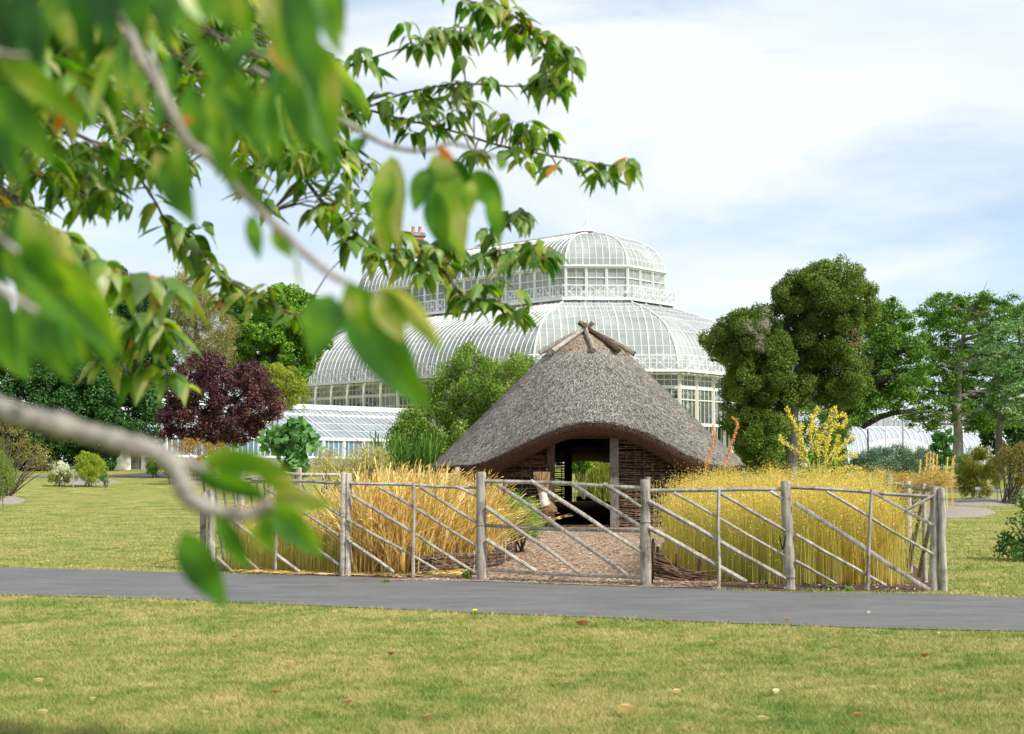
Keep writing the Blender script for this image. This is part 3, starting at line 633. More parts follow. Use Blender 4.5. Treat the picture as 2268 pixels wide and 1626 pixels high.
def fhead(tip, d, r):
    n0 = len(tip); T = []; 
    for k in range(11): T.append(tip + rng.normal(0, 1, (n0, 3)) * np.array([.05, .05, .035 + .09 * (k % 3)]) + np.array([0, 0, -.01 - .15 * (k % 3)]))
    c = np.concatenate(T); n = len(c); s = .0048 + .003 * rng.random((n, 1)); a_ = rng.normal(size=(n, 3)); a_ /= np.linalg.norm(a_, axis=1)[:, None]; b_ = np.cross(a_, rng.normal(size=(n, 3))); b_ /= np.linalg.norm(b_, axis=1)[:, None]
    V = np.stack([c - a_ * s, c - b_ * s, c + a_ * s, c + b_ * s], 1).reshape(-1, 3); return V, np.arange(4 * n).reshape(-1, 4), np.repeat(rng.random(n), 4)
crop('flax', 15000, flaxp, lambda x, y: .93 + .08 * np.sin(x * 2.1 + 1) * np.sin(y * 1.7) + .22 * np.clip((y - 16) / 4, 0, 1) - .18 * np.clip((1.6 - x) / .5, 0, 1), .0030, .07, (0, 0), mflax, mflaxh, fhead, yp=1.2)
crop('flax', 7000, flaxp, lambda x, y: .90 + .0 * x, .0022, .20, (.03, 0), mflax, mflaxh, fhead, yp=1.2)
# ------------------------------------------------------------------ glasshouses
def glassmat(name, body, alpha, tint, rough=.12, scale=1.2):
    """old whitewashed or clear horticultural glass: partly see-through, partly pale body, glossy"""
    m, t, b = newmat(name); b.inputs['Roughness'].default_value = rough; b.inputs['Specular IOR Level'].default_value = .7
    n = noise(t, scale, 5, .6); n2 = noise(t, .35, 3)
    c = ramp(t, n, [(.3, tuple(x * .82 for x in body)), (.7, body)])
    t.links.new(mixc(t, .5, c, ramp(t, n2, [(.35, tuple(x * .8 for x in body)), (.65, tint)])), b.inputs['Base Color'])
    tr = t.nodes.new('ShaderNodeBsdfTransparent'); tr.inputs[0].default_value = (.96, .99, .975, 1)
    mx = t.nodes.new('ShaderNodeMixShader'); mr = t.nodes.new('ShaderNodeMapRange'); mr.inputs[1].default_value = .3; mr.inputs[2].default_value = .7
    mr.inputs[3].default_value = alpha - .10; mr.inputs[4].default_value = alpha + .10; t.links.new(n2, mr.inputs[0]); t.links.new(mr.outputs[0], mx.inputs[0])
    t.links.new(tr.outputs[0], mx.inputs[1]); t.links.new(b.outputs[0], mx.inputs[2]); t.links.new(mx.outputs[0], t.nodes['Material Output'].inputs[0]); return m
groof = glassmat('roof_glass', (.55, .59, .57), .54, (.64, .67, .64))
gback = glassmat('rear_glass', (.50, .54, .52), .94, (.56, .60, .58))
gdrum = glassmat('drum_glass', (.58, .63, .63), .42, (.64, .68, .68))
gwall = glassmat('wall_glass', (.16, .20, .16), .38, (.22, .26, .20))
gblue = glassmat('blue_glass', (.07, .16, .30), .85, (.16, .30, .46), .15, 3)
mwhite = simple('cream_paint', (.70, .68, .60), (.80, .785, .71), 3, .5, .0)
mwhite2 = simple('white_paint', (.76, .77, .75), (.84, .845, .83), 3, .45)
mdimcream = simple('shadowed_soffit', (.30, .26, .20), (.50, .46, .38), 4, .8)  # darkened cream: shade under the balconies put into the colour; vent flaps share it
mstone = simple('grey_stone', (.17, .165, .16), (.36, .35, .34), 3.5, .9, .6)
mlead = simple('lead_flashing', (.26, .28, .31), (.42, .44, .47), 2, .5)
mbrick = simple('brick', (.36, .15, .10), (.52, .25, .17), 6, .9, .3); mpot = simple('clay_pot', (.50, .20, .10), (.64, .30, .17), 4, .8)
S2 = math.sqrt(.5)
def uv(deg): return Vector((math.cos(math.radians(deg)), math.sin(math.radians(deg))))
A0 = Vector((at(1181, 868, 101).x, 101)); FW = 10.62; tilt = 2.0
A = A0; B = A + uv(tilt) * FW; E = B + uv(tilt + 45) * FW; G_ = E + uv(tilt + 90) * FW
udir = uv(tilt + 135); LL = 26.8
C0 = A + udir * LL; K0 = G_ + udir * LL
chain = [C0, A, B, E, G_, K0]
def inset(d):
    out_ = []
    es = [(chain[i + 1] - chain[i]).normalized() for i in range(5)]; ns = [Vector((-e.y, e.x)) for e in es]   # inward normal = left of travel
    for i, p in enumerate(chain):
        if i == 0: out_.append(p + ns[0] * d); continue
        if i == 5: out_.append(p + ns[4] * d); continue
        n0, n1 = ns[i - 1], ns[i]; bis = (n0 + n1); out_.append(p + bis * (d / (1 + n0.dot(n1))))
    return out_, es, ns
base_in, ES, NS = inset(0)
GZ = 1.85
ph = thing('palm_house', (A.x, A.y, GZ), 'great white two tiered Victorian glasshouse with curved roofs behind the hut', 'glasshouse')
LEN = [(chain[i + 1] - chain[i]).length for i in range(5)]
NB = [13, 5, 5, 5, 12]
def V3(p, z): return Vector((p.x, p.y, z))
def prof(T, Zs, z0, z1, d0, d1):
    """d -> z along a roof profile"""
    def f(d): return z0 + (z1 - z0) * float(np.interp((d - d0) / (d1 - d0), T, Zs))
    return f
TL = [0, .006, .025, .055, .10, .17, .26, .38, .54, .75, 1.0]; ZL = [0, .10, .20, .30, .41, .52, .62, .71, .805, .90, 1.0]
ZB, ZUB, ZUG, ZR = 8.72, 14.85, 17.45, 21.05
dU, dA = 7.03, 12.82
lowp = prof(TL, ZL, ZB, ZUB - .12, 0, dU)
TD = [0, .01, .04, .09, .16, .26, .40, .58, .80, 1.0]; ZD = [0, .13, .28, .42, .54, .655, .76, .86, .945, 1.0]
domp = prof(TD, ZD, ZUG, ZR, dU - .1, dA)
def roofpart(name, mname, pf, d0, d1, nlev, ribw, m, mrib, nper=4, pur=()):
    levels = [d0 + (d1 - d0) * float(np.interp(i / nlev, [0, .35, 1], [0, .08, 1])) for i in range(nlev + 1)]
    gl = MB(); gb_ = MB()
    for k in range(5):
        for a_, b_ in zip(levels, levels[1:]):
            I0, I1 = inset(a_)[0], inset(b_)[0]
            (gb_ if k == 4 else gl).add([V3(I0[k], pf(a_)), V3(I0[k + 1], pf(a_)), V3(I1[k + 1], pf(b_)), V3(I1[k], pf(b_))], [(0, 1, 2, 3)])
    g_ = gl.build(name, m, ph); gb_.build('rear_' + name, gback, ph)
    rb_ = MB()
    for k in range(5):
        e, n_ = ES[k], NS[k]; L_ = LEN[k]; s0 = s1 = 0.0
        I1 = inset(1.0)[0]; b0_ = (I1[k] - chain[k]).dot(e); b1_ = (I1[k + 1] - chain[k + 1]).dot(e)
        nr_ = NB[k] * nper
        for j in range(nr_ + 1):
            s = L_ * j / nr_; dm = d1
            if b0_ > 1e-3: dm = min(dm, s / b0_)
            if b1_ < -1e-3: dm = min(dm, (L_ - s) / -b1_)
            if dm < d0 + .15: continue
            P = []
            for d in [q for q in levels if q < dm - .02] + [dm]: P.append(V3(chain[k] + e * s + n_ * d, pf(d) + .03))
            w_ = ribw * (1.6 if j % nper == 0 else 1)
            rb_.tube(P, w_, 4, a=.5, ph=math.pi / 4, cap=False)
        for d in pur:
            Q = inset(d)[0]; rb_.bar(V3(Q[k], pf(d) + .02), V3(Q[k + 1], pf(d) + .02), ribw * .9, a=.2)
        if k: MB().tube([V3(inset(d)[0][k], pf(d) + .05) for d in levels], ribw * 2.2, 6, cap=False).build('hip_rib', mwhite, g_)
    rb_.build('glazing_bar', mrib, g_)
    return g_
roofpart('lower_roof', 'x', lowp, 0.0, dU, 18, .033, groof, mwhite2, 4, (.10, .42, 1.2, 2.7, 3.8, 5.0, 6.1))
roofpart('upper_roof', 'x', domp, dU - .1, dA - .02, 16, .030, groof, mwhite2, 4, (7.05, 7.5, 8.3, 9.4, 10.6, 11.8))
def wallring(prefix, d, z0, z1, m, transoms, wcol, nmull, mull=.035, arch=False, brack=None):
    Q = inset(d)[0]
    for k in range(5):
        if k == 4 and prefix == 'l': pass
        e = (Q[k + 1] - Q[k]).normalized(); L_ = (Q[k + 1] - Q[k]).length; n_ = NS[k]; nb = max(2, round(NB[k] * L_ / LEN[k])) if prefix == 'u' else NB[k]
        if prefix == 'u': nb = {0: 15, 1: 3, 2: 3, 3: 3, 4: 14}[k]
        g_ = MB(); g_.add([V3(Q[k], z0), V3(Q[k + 1], z0), V3(Q[k + 1], z1), V3(Q[k], z1)], [(0, 1, 2, 3)]); wn = g_.build('glazed_wall', m, ph)
        f_ = MB()
        for z, h in transoms: f_.bar(V3(Q[k] - n_ * .06, z), V3(Q[k + 1] - n_ * .06, z), .08, h)
        for j in range(nb):
            for q in range(1, nmull):
                s = L_ * (j + q / nmull) / nb; p = Q[k] + e * s - n_ * .03; f_.bar(V3(p, z0), V3(p, z1), mull)
            if arch:
                for q in range(nmull):
                    s0 = L_ * (j + q / nmull) / nb; s1 = L_ * (j + (q + 1) / nmull) / nb; p0 = Q[k] + e * s0 - n_ * .04; p1 = Q[k] + e * s1 - n_ * .04; r_ = (p1 - p0).length / 2
                    c_ = (p0 + p1) / 2; PP = [p0, p1]; VV_ = [V3(p0, z1 - .02)] + [V3(c_ - e * r_ * math.cos(a_), z1 - .30 + .26 * math.sin(a_)) for a_ in [math.pi * i / 8 for i in range(9)]] + [V3(p1, z1 - .02)]
                    for i in range(9): f_.add([VV_[0] if i < 4 else VV_[-1], VV_[i + 1] if i < 9 else VV_[9], VV_[min(i + 2, 9)]], [(0, 1, 2)])
        f_.build('window_frame', mwhite, wn)
        for j in range(nb + (1 if k == 4 else 0)):
            cb = MB()
            p = Q[k] + e * (L_ * j / nb) - n_ * .08; cb.bar(V3(p, z0), V3(p, z1), wcol)
            if brack:
                P = [V3(p - n_ * (.9 * (1 - math.cos(a_)) ) , z1 - 1.25 + 1.2 * math.sin(a_)) for a_ in [math.pi / 2 * i / 6 for i in range(7)]]; cb.tube(P, .05, 5)
            cb.build('column', mwhite, ph)
wallring('l', 0.0, GZ - .2, ZB - .12, gwall, ((7.55, .24), (8.1, .06), (6.65, .07), (4.85, .22), (2.6, .9), (8.5, .14)), .24, 4, .05, brack=True)
wallring('u', dU, ZUB - .1, ZUG, gdrum, ((16.55, .07), (14.95, .2), (17.35, .14)), .17, 2, .045, arch=True)
def balcony(d, z, hrail, mod, lab):
    Q = inset(d)[0]; Qi = inset(d + .75)[0]; rail = MB(); fl_ = MB(); sf = MB()
    for k in range(5):
        e = (Q[k + 1] - Q[k]).normalized(); L_ = (Q[k + 1] - Q[k]).length; n_ = NS[k]
        fl_.bar(V3(Q[k], z), V3(Q[k + 1], z), .12, .20)
        sf.add([V3(Q[k], z - .03), V3(Q[k + 1], z - .03), V3(Qi[k + 1], z - .06), V3(Qi[k], z - .06)], [(0, 1, 2, 3)]); 
        rail.bar(V3(Q[k], z + hrail), V3(Q[k + 1], z + hrail), .07); rail.bar(V3(Q[k], z + hrail / 2), V3(Q[k + 1], z + hrail / 2), .03)
        nm = max(3, round(L_ / mod))
        for j in range(nm + 1):
            s = L_ * j / nm; p = Q[k] + e * s; rail.bar(V3(p, z), V3(p, z + hrail), .05)
            if j < nm:
                p2 = Q[k] + e * (L_ * (j + 1) / nm); rail.bar(V3(p, z + .05), V3(p2, z + hrail), .032); rail.bar(V3(p, z + hrail), V3(p2, z + .05), .032)
                for q in (.33, .67): pm = p.lerp(p2, q); rail.bar(V3(pm, z), V3(pm, z + hrail), .024)
                cm = V3(p.lerp(p2, .5), z + hrail / 2); rail.box(tuple(cm), (.11, .11, .11))
    o = fl_.build('balcony', mwhite2, ph); sf.build('soffit', mdimcream, o); rail.build('railing', mwhite2, o)
balcony(-.95, ZB - .02, 1.10, 1.22, 'l'); balcony(dU - .78, ZUB - .05, 1.06, 1.0, 'u')
# gutter round the drum, brackets under the upper balcony
Q = inset(dU - .22)[0]; g_ = MB()
for k in range(5): g_.bar(V3(Q[k], ZUG + .03), V3(Q[k + 1], ZUG + .03), .16, .13)
g_.build('gutter', mwhite2, ph)
cb = MB(); Qa = inset(dU - .75)[0]; Qb = inset(dU - .1)[0]
for k in range(5):
    nb = {0: 11, 1: 3, 2: 3, 3: 3, 4: 10}[k]
    for j in range(nb + 1):
        p = Qa[k].lerp(Qa[k + 1], j / nb); n_ = NS[k]; cb.tube([V3(p + n_ * .1, ZUB - .08), V3(p + n_ * .02, ZUB - .30), V3(p + n_ * .0 - n_ * .15, lowp(dU - .9) + .06)], .05, 5)
cb.build('bracket', mwhite, ph)
# ridge and finial
apex = inset(dA)[0][2]; ridge_end = C0 + NS[0] * dA
rm = MB(); rm.bar(V3(apex, ZR + .12), V3(ridge_end, ZR + .12), .5, .22); rm.build('ridge', mwhite, ph)
lv = MB()
for j in range(int((ridge_end - apex).length / .48)):
    p = apex + udir * (.4 + j * .48); nrm = NS[0]; lv.box((p.x - nrm.x * .35, p.y - nrm.y * .35, ZR + .02 + .02), (.44, .10, .05), math.radians(tilt + 135), 0)
lv.build('vent_flap', mdimcream, ph)
fn = MB(); cz = ZR + .2; cx, cy = apex.x + udir.x * .3, apex.y + udir.y * .3
fn.tube([(cx, cy, cz - .1), (cx, cy, cz + .02)], [.95, .75], 8)
for a_ in range(8):
    an = a_ * math.pi / 4; fn.tube([Vector((cx + r * math.cos(an), cy + r * math.sin(an), cz + z)) for r, z in ((.62, 0), (.40, .22), (.18, .55), (.06, 1.0), (.0, 1.35))], .022, 4)
fn.tube([(cx, cy, cz), (cx, cy, cz + 1.35), (cx, cy, cz + 2.3)], [.07, .03, .010], 6)
fn.bar((cx - .35, cy, cz + 1.75), (cx + .35, cy, cz + 1.75), .03); fn.bar((cx, cy - .3, cz + 2.0), (cx, cy + .3, cz + 2.0), .03); fn.add([(cx - .05, cy, cz + 2.2), (cx - .45, cy, cz + 2.32), (cx - .05, cy + .01, cz + 2.42)], [(0, 1, 2)])
fn.build('finial', mwhite, ph, True)
# stone end wall standing proud of the roof at the far left
def endwall():
    ds = [-1.0] + [dU * i / 14 for i in range(15)] + [dU + .3 + (dA - dU - .3) * i / 10 for i in range(11)]
    pts = [(d, (lowp(max(d, 0)) + .55 if d < dU - .2 else domp(d) + .12) if d > -1 else ZB + .3) for d in ds]; pts[0] = (-1.0, 8.4)
    n_ = NS[0]; prof_ = [(d, z) for d, z in pts] + [(2 * dA - d, z) for d, z in reversed(pts[:-1])]
    for nm, off, thk, m_, sh in (('end_wall', .15, .7, mstone, 0), ('roof_flashing', -.75, .85, mlead, -.38)):
        mb = MB(); k = len(prof_); Vf = []
        for o_ in (off, off + thk):
            for d, z in prof_: Vf.append(V3(C0 + n_ * d + udir * o_, z + sh))
        if nm == 'end_wall':
            for o_ in (off, off + thk):
                for d in (prof_[0][0], prof_[-1][0]): Vf.append(V3(C0 + n_ * d + udir * o_, GZ - .2))
            F = [tuple(list(range(k)) + [2 * k + 1, 2 * k]), tuple(list(range(2 * k - 1, k - 1, -1)) + [2 * k + 2, 2 * k + 3])]
            F += [(i, i + k, i + k + 1, i + 1) for i in range(k - 1)] + [(0, 2 * k, 2 * k + 2, k)]
        else: F = [(i, i + 1, i + k + 1, i + k) for i in range(k - 1)]
        mb.add(Vf, F); mb.build(nm, m_, ph)
endwall()
# porch gable at the right of the front
pc = MB(); q = B + uv(tilt + 45) * 6.8 - NS[2] * 2.4; e = ES[2]; n_ = NS[2]
for s in (-1.3, 1.3): 
    for dd in (0, 2.2): pc.bar(V3(q + e * s + n_ * dd, GZ - .1), V3(q + e * s + n_ * dd, 4.9), .22)
for s in (-1, 1): pc.bar(V3(q + e * s * 1.75, 4.7), V3(q + e * 0, 6.25), .22, .3)
pc.bar(V3(q - e * 1.6, 4.9), V3(q + e * 1.6, 4.9), .2, .26)
rr_ = [V3(q + e * (.42 * math.cos(a_)), 5.35 + .42 * math.sin(a_)) for a_ in [2 * math.pi * i / 14 for i in range(15)]]; pc.tube(rr_, .05, 5)
for s in (-1, 1): pc.add([V3(q + e * s * 1.8, 4.72), V3(q, 6.32), V3(q + n_ * 2.4, 6.32), V3(q + e * s * 1.8 + n_ * 2.4, 4.72)], [(0, 1, 2, 3)])
pc.build('porch', mwhite2, ph)
# plants growing inside
GAIN = 1.0
fhot = foliage('hothouse_leaf', [(0, (.012, .030, .010)), (.5, (.035, .075, .022)), (1, (.09, .15, .05))], .2, .5, .3)
n = 16000; Qh = [inset(1.6)[0][k] for k in (0, 1, 2, 3, 4)]; Qi = [inset(6.0)[0][k] for k in (0, 1, 2, 3, 4)]; k_ = rng.choice(4, n, p=[.6, .15, .15, .10]); u_ = rng.random(n); v_ = rng.random(n)
P0 = np.array([tuple(q) for q in Qh]); P1 = np.array([tuple(q) for q in Qi]); a_ = P0[k_] * (1 - u_[:, None]) + P0[k_ + 1] * u_[:, None]; b_ = P1[k_] * (1 - u_[:, None]) + P1[k_ + 1] * u_[:, None]; xy = a_ * (1 - v_[:, None]) + b_ * v_[:, None]
hh = 3.2 + 2.6 * np.sin(xy[:, 0] * .9) * np.sin(xy[:, 1] * .7 + 1) + 2.0 * v_; zz = GZ + rng.random(n) ** .8 * hh; c_ = np.stack([xy[:, 0], xy[:, 1], zz], 1); nn_ = rng.normal(size=(n, 3)); nn_ /= np.linalg.norm(nn_, axis=1)[:, None]; t_ = np.cross(nn_, rng.normal(size=(n, 3))); t_ /= np.linalg.norm(t_, axis=1)[:, None]; s_ = np.cross(nn_, t_); l_ = rng.uniform(.2, .55, (n, 1))
tag(npmesh('hothouse_plants', np.stack([c_ - t_ * l_, c_ + s_ * l_ * .35, c_ + t_ * l_, c_ - s_ * l_ * .35], 1).reshape(-1, 3), np.arange(4 * n).reshape(-1, 4), fhot, None, np.repeat(rng.random(n), 4)), kind='stuff')
# ---- low lean-to range on the left
SA = Vector((at(311, 1000, 79.5).x, 79.5)); SB = Vector((gx(1010, 95.5), 95.5)); sd_ = (SB - SA).normalized(); sn = Vector((-sd_.y, sd_.x)); SLn = (SB - SA).length
GB = 1.5
lg = thing('lean_to_greenhouse', (SA.x, SA.y, GB), 'low white lean-to greenhouse with sloping glass roof left of the palm house', 'greenhouse')
ZS, ZG2, ZRg = 2.25, 3.42, 5.55; DW = 4.6
rf = MB(); rf.add([V3(SA, ZG2), V3(SB, ZG2), V3(SB + sn * DW, ZRg), V3(SA + sn * DW, ZRg)], [(0, 1, 2, 3)]); rfo = rf.build('glass_roof', glassmat('range_roof_glass', (.30, .36, .42), .78, (.38, .45, .50), .1, .8), lg)
bars = MB(); nb = int(SLn / .42)
for j in range(nb + 1):
    p = SA + sd_ * (SLn * j / nb); w_ = .028 if j % 4 else .055; bars.bar(V3(p, ZG2 + .04), V3(p + sn * DW, ZRg + .04), w_)
for q in (.26, .5, .78): bars.bar(V3(SA + sn * DW * q, ZG2 + (ZRg - ZG2) * q + .03), V3(SB + sn * DW * q, ZG2 + (ZRg - ZG2) * q + .03), .035 if q != .78 else .12)
bars.build('glazing_bar', mwhite, rfo)
x = MB(); x.bar(V3(SA + sn * DW, ZRg + .12), V3(SB + sn * DW, ZRg + .12), .35, .32); x.build('ridge_board', mwhite2, lg)
vt = MB()
for j in range(int(SLn / 1.7)):
    p = SA + sd_ * (.3 + j * 1.7) + sn * DW * .80; vt.box((p.x, p.y, ZG2 + (ZRg - ZG2) * .80 + .10), (.5, .10, .10), math.atan2(sd_.y, sd_.x), .3)
vt.build('vent_flap', mdimcream, lg)
x = MB(); x.bar(V3(SA - sn * .08, ZG2), V3(SB - sn * .08, ZG2), .16, .18); x.build('gutter', mwhite, lg)
x = MB(); x.add([V3(SA, ZS), V3(SB, ZS), V3(SB, ZG2), V3(SA, ZG2)], [(0, 1, 2, 3)]); fw = x.build('front_glazing', gblue, lg)
x = MB()
nbb = int(SLn / 1.55)
for j in range(nbb + 1):
    p = SA + sd_ * (SLn * j / nbb); x.bar(V3(p - sn * .04, ZS - .05), V3(p - sn * .04, ZG2), .17)
    for q in range(1, 4):
        if j < nbb: p = SA + sd_ * (SLn * (j + q / 4) / nbb); x.bar(V3(p - sn * .02, ZS), V3(p - sn * .02, ZG2), .05)
x.bar(V3(SA - sn * .06, ZS), V3(SB - sn * .06, ZS), .16, .14); x.build('window_frame', mwhite2, fw)
x = MB(); x.bar(V3(SA - sn * .0, GB - .1 + (ZS - GB) / 2), V3(SB, GB - .1 + (ZS - GB) / 2), .22, ZS - GB + .1); x.build('plinth', mstone, lg)
x = MB(); x.add([V3(SA + sn * DW, GB - .3), V3(SB + sn * DW, GB - .3), V3(SB + sn * DW, ZRg), V3(SA + sn * DW, ZRg)], [(3, 2, 1, 0)])
x.add([V3(SA, GB - .3), V3(SA + sn * DW, GB - .3), V3(SA + sn * DW, ZRg), V3(SA, ZG2)], [(0, 1, 2, 3)]); x.build('back_wall', mwhite2, lg)
# stepped white end wing of the range
x = MB(); q0 = SA - sd_ * .5
for w0, w1, hh, oo in ((0, .45, 1.95, 0), (.45, 1.1, 1.1, .05), (1.1, 1.7, .75, .1)):
    a_, b_ = q0 - sd_ * w0 + Vector((0, -.25)), q0 - sd_ * w1 + Vector((0, -.25)); h0, h1 = GB + hh, GB + hh - .38
    x.add([V3(a_, GB - .4), V3(b_, GB - .4), V3(b_, h1), V3(a_, h0), V3(a_ + sn * .2, GB - .4), V3(b_ + sn * .2, GB - .4), V3(b_ + sn * .2, h1), V3(a_ + sn * .2, h0)], [(0, 1, 2, 3), (5, 4, 7, 6), (3, 2, 6, 7), (1, 5, 6, 2), (0, 3, 7, 4)])
x.build('wing_wall', mwhite, lg)
# ---- chimney behind
D = 142; cxl, cxr = gx(901, D), gx(938, D); ztop = at(920, 524, D).z; cm = thing('brick_chimney', ((cxl + cxr) / 2, D, 1.9), 'red brick chimney with two clay pots rising behind the palm house', 'chimney')
cxm = (cxl + cxr) / 2; x = MB(); x.box((cxm, D, (1.9 + ztop) / 2), (cxr - cxl - .25, 1.1, ztop - 1.9), .15); x.build('stack', mbrick, cm)
x = MB(); x.box((cxm, D, ztop + .1), (cxr - cxl + .15, 1.4, .22), .15); x.box((cxm, D, ztop + .28), (cxr - cxl - .15, 1.2, .14), .15); x.build('cap', mstone, cm)
for dx in (-.33, .36): x = MB(); x.tube([(cxm + dx, D, ztop + .3), (cxm + dx, D, ztop + .4), (cxm + dx, D, ztop + .95), (cxm + dx, D, ztop + 1.0)], [.24, .2, .17, .21], 12); x.build('chimney_pot', mpot, cm, True)
# ---- curvilinear range far off on the right
fg = thing('curved_greenhouse', (gx(2040, 118), 118, 1.9), 'long white curved glass range seen through the trees on the far right', 'greenhouse')
gfar = glassmat('far_glass', (.44, .49, .52), .8, (.52, .56, .59), .2, .6)
def vault(x0, x1, D, zt, dep, z0=1.9, m=gfar, step=.45, name='vaulted_roof', ends=True):
    g_ = MB(); rb_ = MB(); k = 10; n = max(2, int((x1 - x0) / step))
    pr = [(dep * (1 - math.cos(a_)), z0 + (zt - z0) * math.sin(a_) ** .8) for a_ in [math.pi / 2 * i / k for i in range(k + 1)]]
    for i in range(k): g_.add([(x0, D + pr[i][0], pr[i][1]), (x1, D + pr[i][0], pr[i][1]), (x1, D + pr[i + 1][0], pr[i + 1][1]), (x0, D + pr[i + 1][0], pr[i + 1][1])], [(0, 1, 2, 3)])
    if ends:
        for xx in (x0, x1): g_.add([(xx, D + a_, b_) for a_, b_ in pr] + [(xx, D + dep, z0)], [tuple(range(k + 2))])
    for j in range(n + 1): xx = x0 + (x1 - x0) * j / n; rb_.tube([(xx, D + a_, b_ + .03) for a_, b_ in pr], .045 if j % 4 else .08, 4, cap=False)
    rb_.bar((x0, D + dep, zt + .05), (x1, D + dep, zt + .05), .16)
    o = g_.build(name, m, fg); rb_.build('glazing_bar', mwhite2, o)
def zat(y, D): return at(1134, y, D).z
vault(gx(1880, 120), gx(2075, 120), 120, zat(948, 124), 4.2)
vault(gx(2070, 120), gx(2700, 120), 122, zat(962, 126), 4.2)
# half dome pavilion
x = MB(); rb_ = MB(); cxp, Dp, rp, zp = gx(2010, 113), 116, 3.1, zat(972, 113); k = 9; nn_ = 26
for i in range(k):
    for j in range(nn_):
        def P_(i, j): a_ = math.pi / 2 * i / k; th_ = -math.pi * j / nn_; return Vector((cxp + rp * math.cos(a_) ** .8 * math.cos(th_), Dp + rp * math.cos(a_) ** .8 * math.sin(th_), 1.9 + (zp - 1.9) * math.sin(a_) ** .8))
        x.add([P_(i, j), P_(i, j + 1), P_(i + 1, j + 1), P_(i + 1, j)], [(0, 1, 2, 3)])
for j in range(nn_ + 1): rb_.tube([P_(i, j) + Vector((0, 0, .03)) for i in range(k + 1)], .045, 4, cap=False)
o = x.build('half_dome', gfar, fg); rb_.build('glazing_bar', mwhite2, o)
# taller gabled block behind
x = MB(); D2 = 128; pts = [(1845, 945), (1890, 938), (1958, 920), (1972, 918), (2020, 938), (2050, 950)]
V = [at(px, py, D2) for px, py in pts]; k = len(V); Vb = [Vector((v.x, v.y, 1.9)) for v in V]; V2 = [v + Vector((1, 6, .0)) for v in V]
x.add(V + Vb + V2, [(i, i + 1, k + i + 1, k + i) for i in range(k - 1)] + [(i, 2 * k + i, 2 * k + i + 1, i + 1) for i in range(k - 1)])
o = x.build('gable_block', gfar, fg); rb_ = MB()
for j in range(26):
    s = j / 25 * (k - 1); i = min(int(s), k - 2); p = V[i].lerp(V[i + 1], s - i); rb_.bar(p + Vector((0, -.05, 0)), Vector((p.x, p.y - .05, 1.9)), .06)
rb_.build('glazing_bar', mwhite2, o)
for px, y0, y1, c_, dd in ((2002, 925, 1000, 'light grey lamp post', 100), (1924, 950, 1005, 'dark slim pole', 98), (1964, 945, 1000, 'white slim pole', 99)):
    p = Vector((gx(px, dd), dd, tz(dd))); o = thing('slim_pole', tuple(p), c_ + ' standing before the far curved greenhouse', 'pole')
    x = MB(); x.tube([p, Vector((p.x, p.y, at(px, y0, dd).z))], [.08, .05], 8); x.build('shaft', mlead if 'grey' in c_ else mbarkd if 'dark' in c_ else mwhite2, o)
    if 'lamp' in c_: x = MB(); q = Vector((p.x - .5, p.y, at(px, y0, dd).z)); x.tube([q + Vector((.5, 0, 0)), q + Vector((.2, 0, .25)), q + Vector((0, 0, .1))], .03, 5); x.tube([q + Vector((0, 0, .1)), q + Vector((0, 0, -.02)), q + Vector((0, 0, -.2))], [.04, .12, .34], 10); x.build('lamp_head', mwhite2, o)
# ------------------------------------------------------------------ trees, shrubs and plants
def leafquads(c, nrm, L_, W_, hang=0.0, shade=None):
    """c centres (n,3), nrm preferred normals (n,3); diamonds of length L_, width W_"""
    n = len(c); nn = nrm + rng.normal(0, .75, (n, 3)); nn /= np.linalg.norm(nn, axis=1)[:, None]
    t_ = np.cross(nn, rng.normal(size=(n, 3))); t_[:, 2] -= hang; t_ -= nn * (t_ * nn).sum(1)[:, None]; t_ /= np.linalg.norm(t_, axis=1)[:, None] + 1e-9
    s_ = np.cross(nn, t_); l_ = L_ * rng.uniform(.6, 1.3, (n, 1)); w_ = W_ * rng.uniform(.7, 1.2, (n, 1))
    V = np.stack([c - t_ * l_ * .5, c + s_ * w_ * .5 + t_ * l_ * .05, c + t_ * l_ * .5, c - s_ * w_ * .5 + t_ * l_ * .05], 1).reshape(-1, 3)
    return V, np.arange(4 * n).reshape(-1, 4)
def inpts(poly, n, r):
    P = np.array(poly, float); out_ = []
    x0, y0 = P.min(0); x1, y1 = P.max(0); Q = np.roll(P, -1, 0)
    tries = 0
    while len(out_) < n and tries < 60:
        x = rng.uniform(x0, x1, n * 3); y = rng.uniform(y0, y1, n * 3); k = inpoly(x, y, P)
        for a, b_ in zip(x[k], y[k]):
            d_ = Q - P; tt = np.clip(((a - P[:, 0]) * d_[:, 0] + (b_ - P[:, 1]) * d_[:, 1]) / (d_ ** 2).sum(1), 0, 1)
            ds = np.hypot(P[:, 0] + d_[:, 0] * tt - a, P[:, 1] + d_[:, 1] * tt - b_).min()
            if ds > r * .62: out_.append((a, b_, ds))
            if len(out_) >= n: break
        tries += 1
    return out_
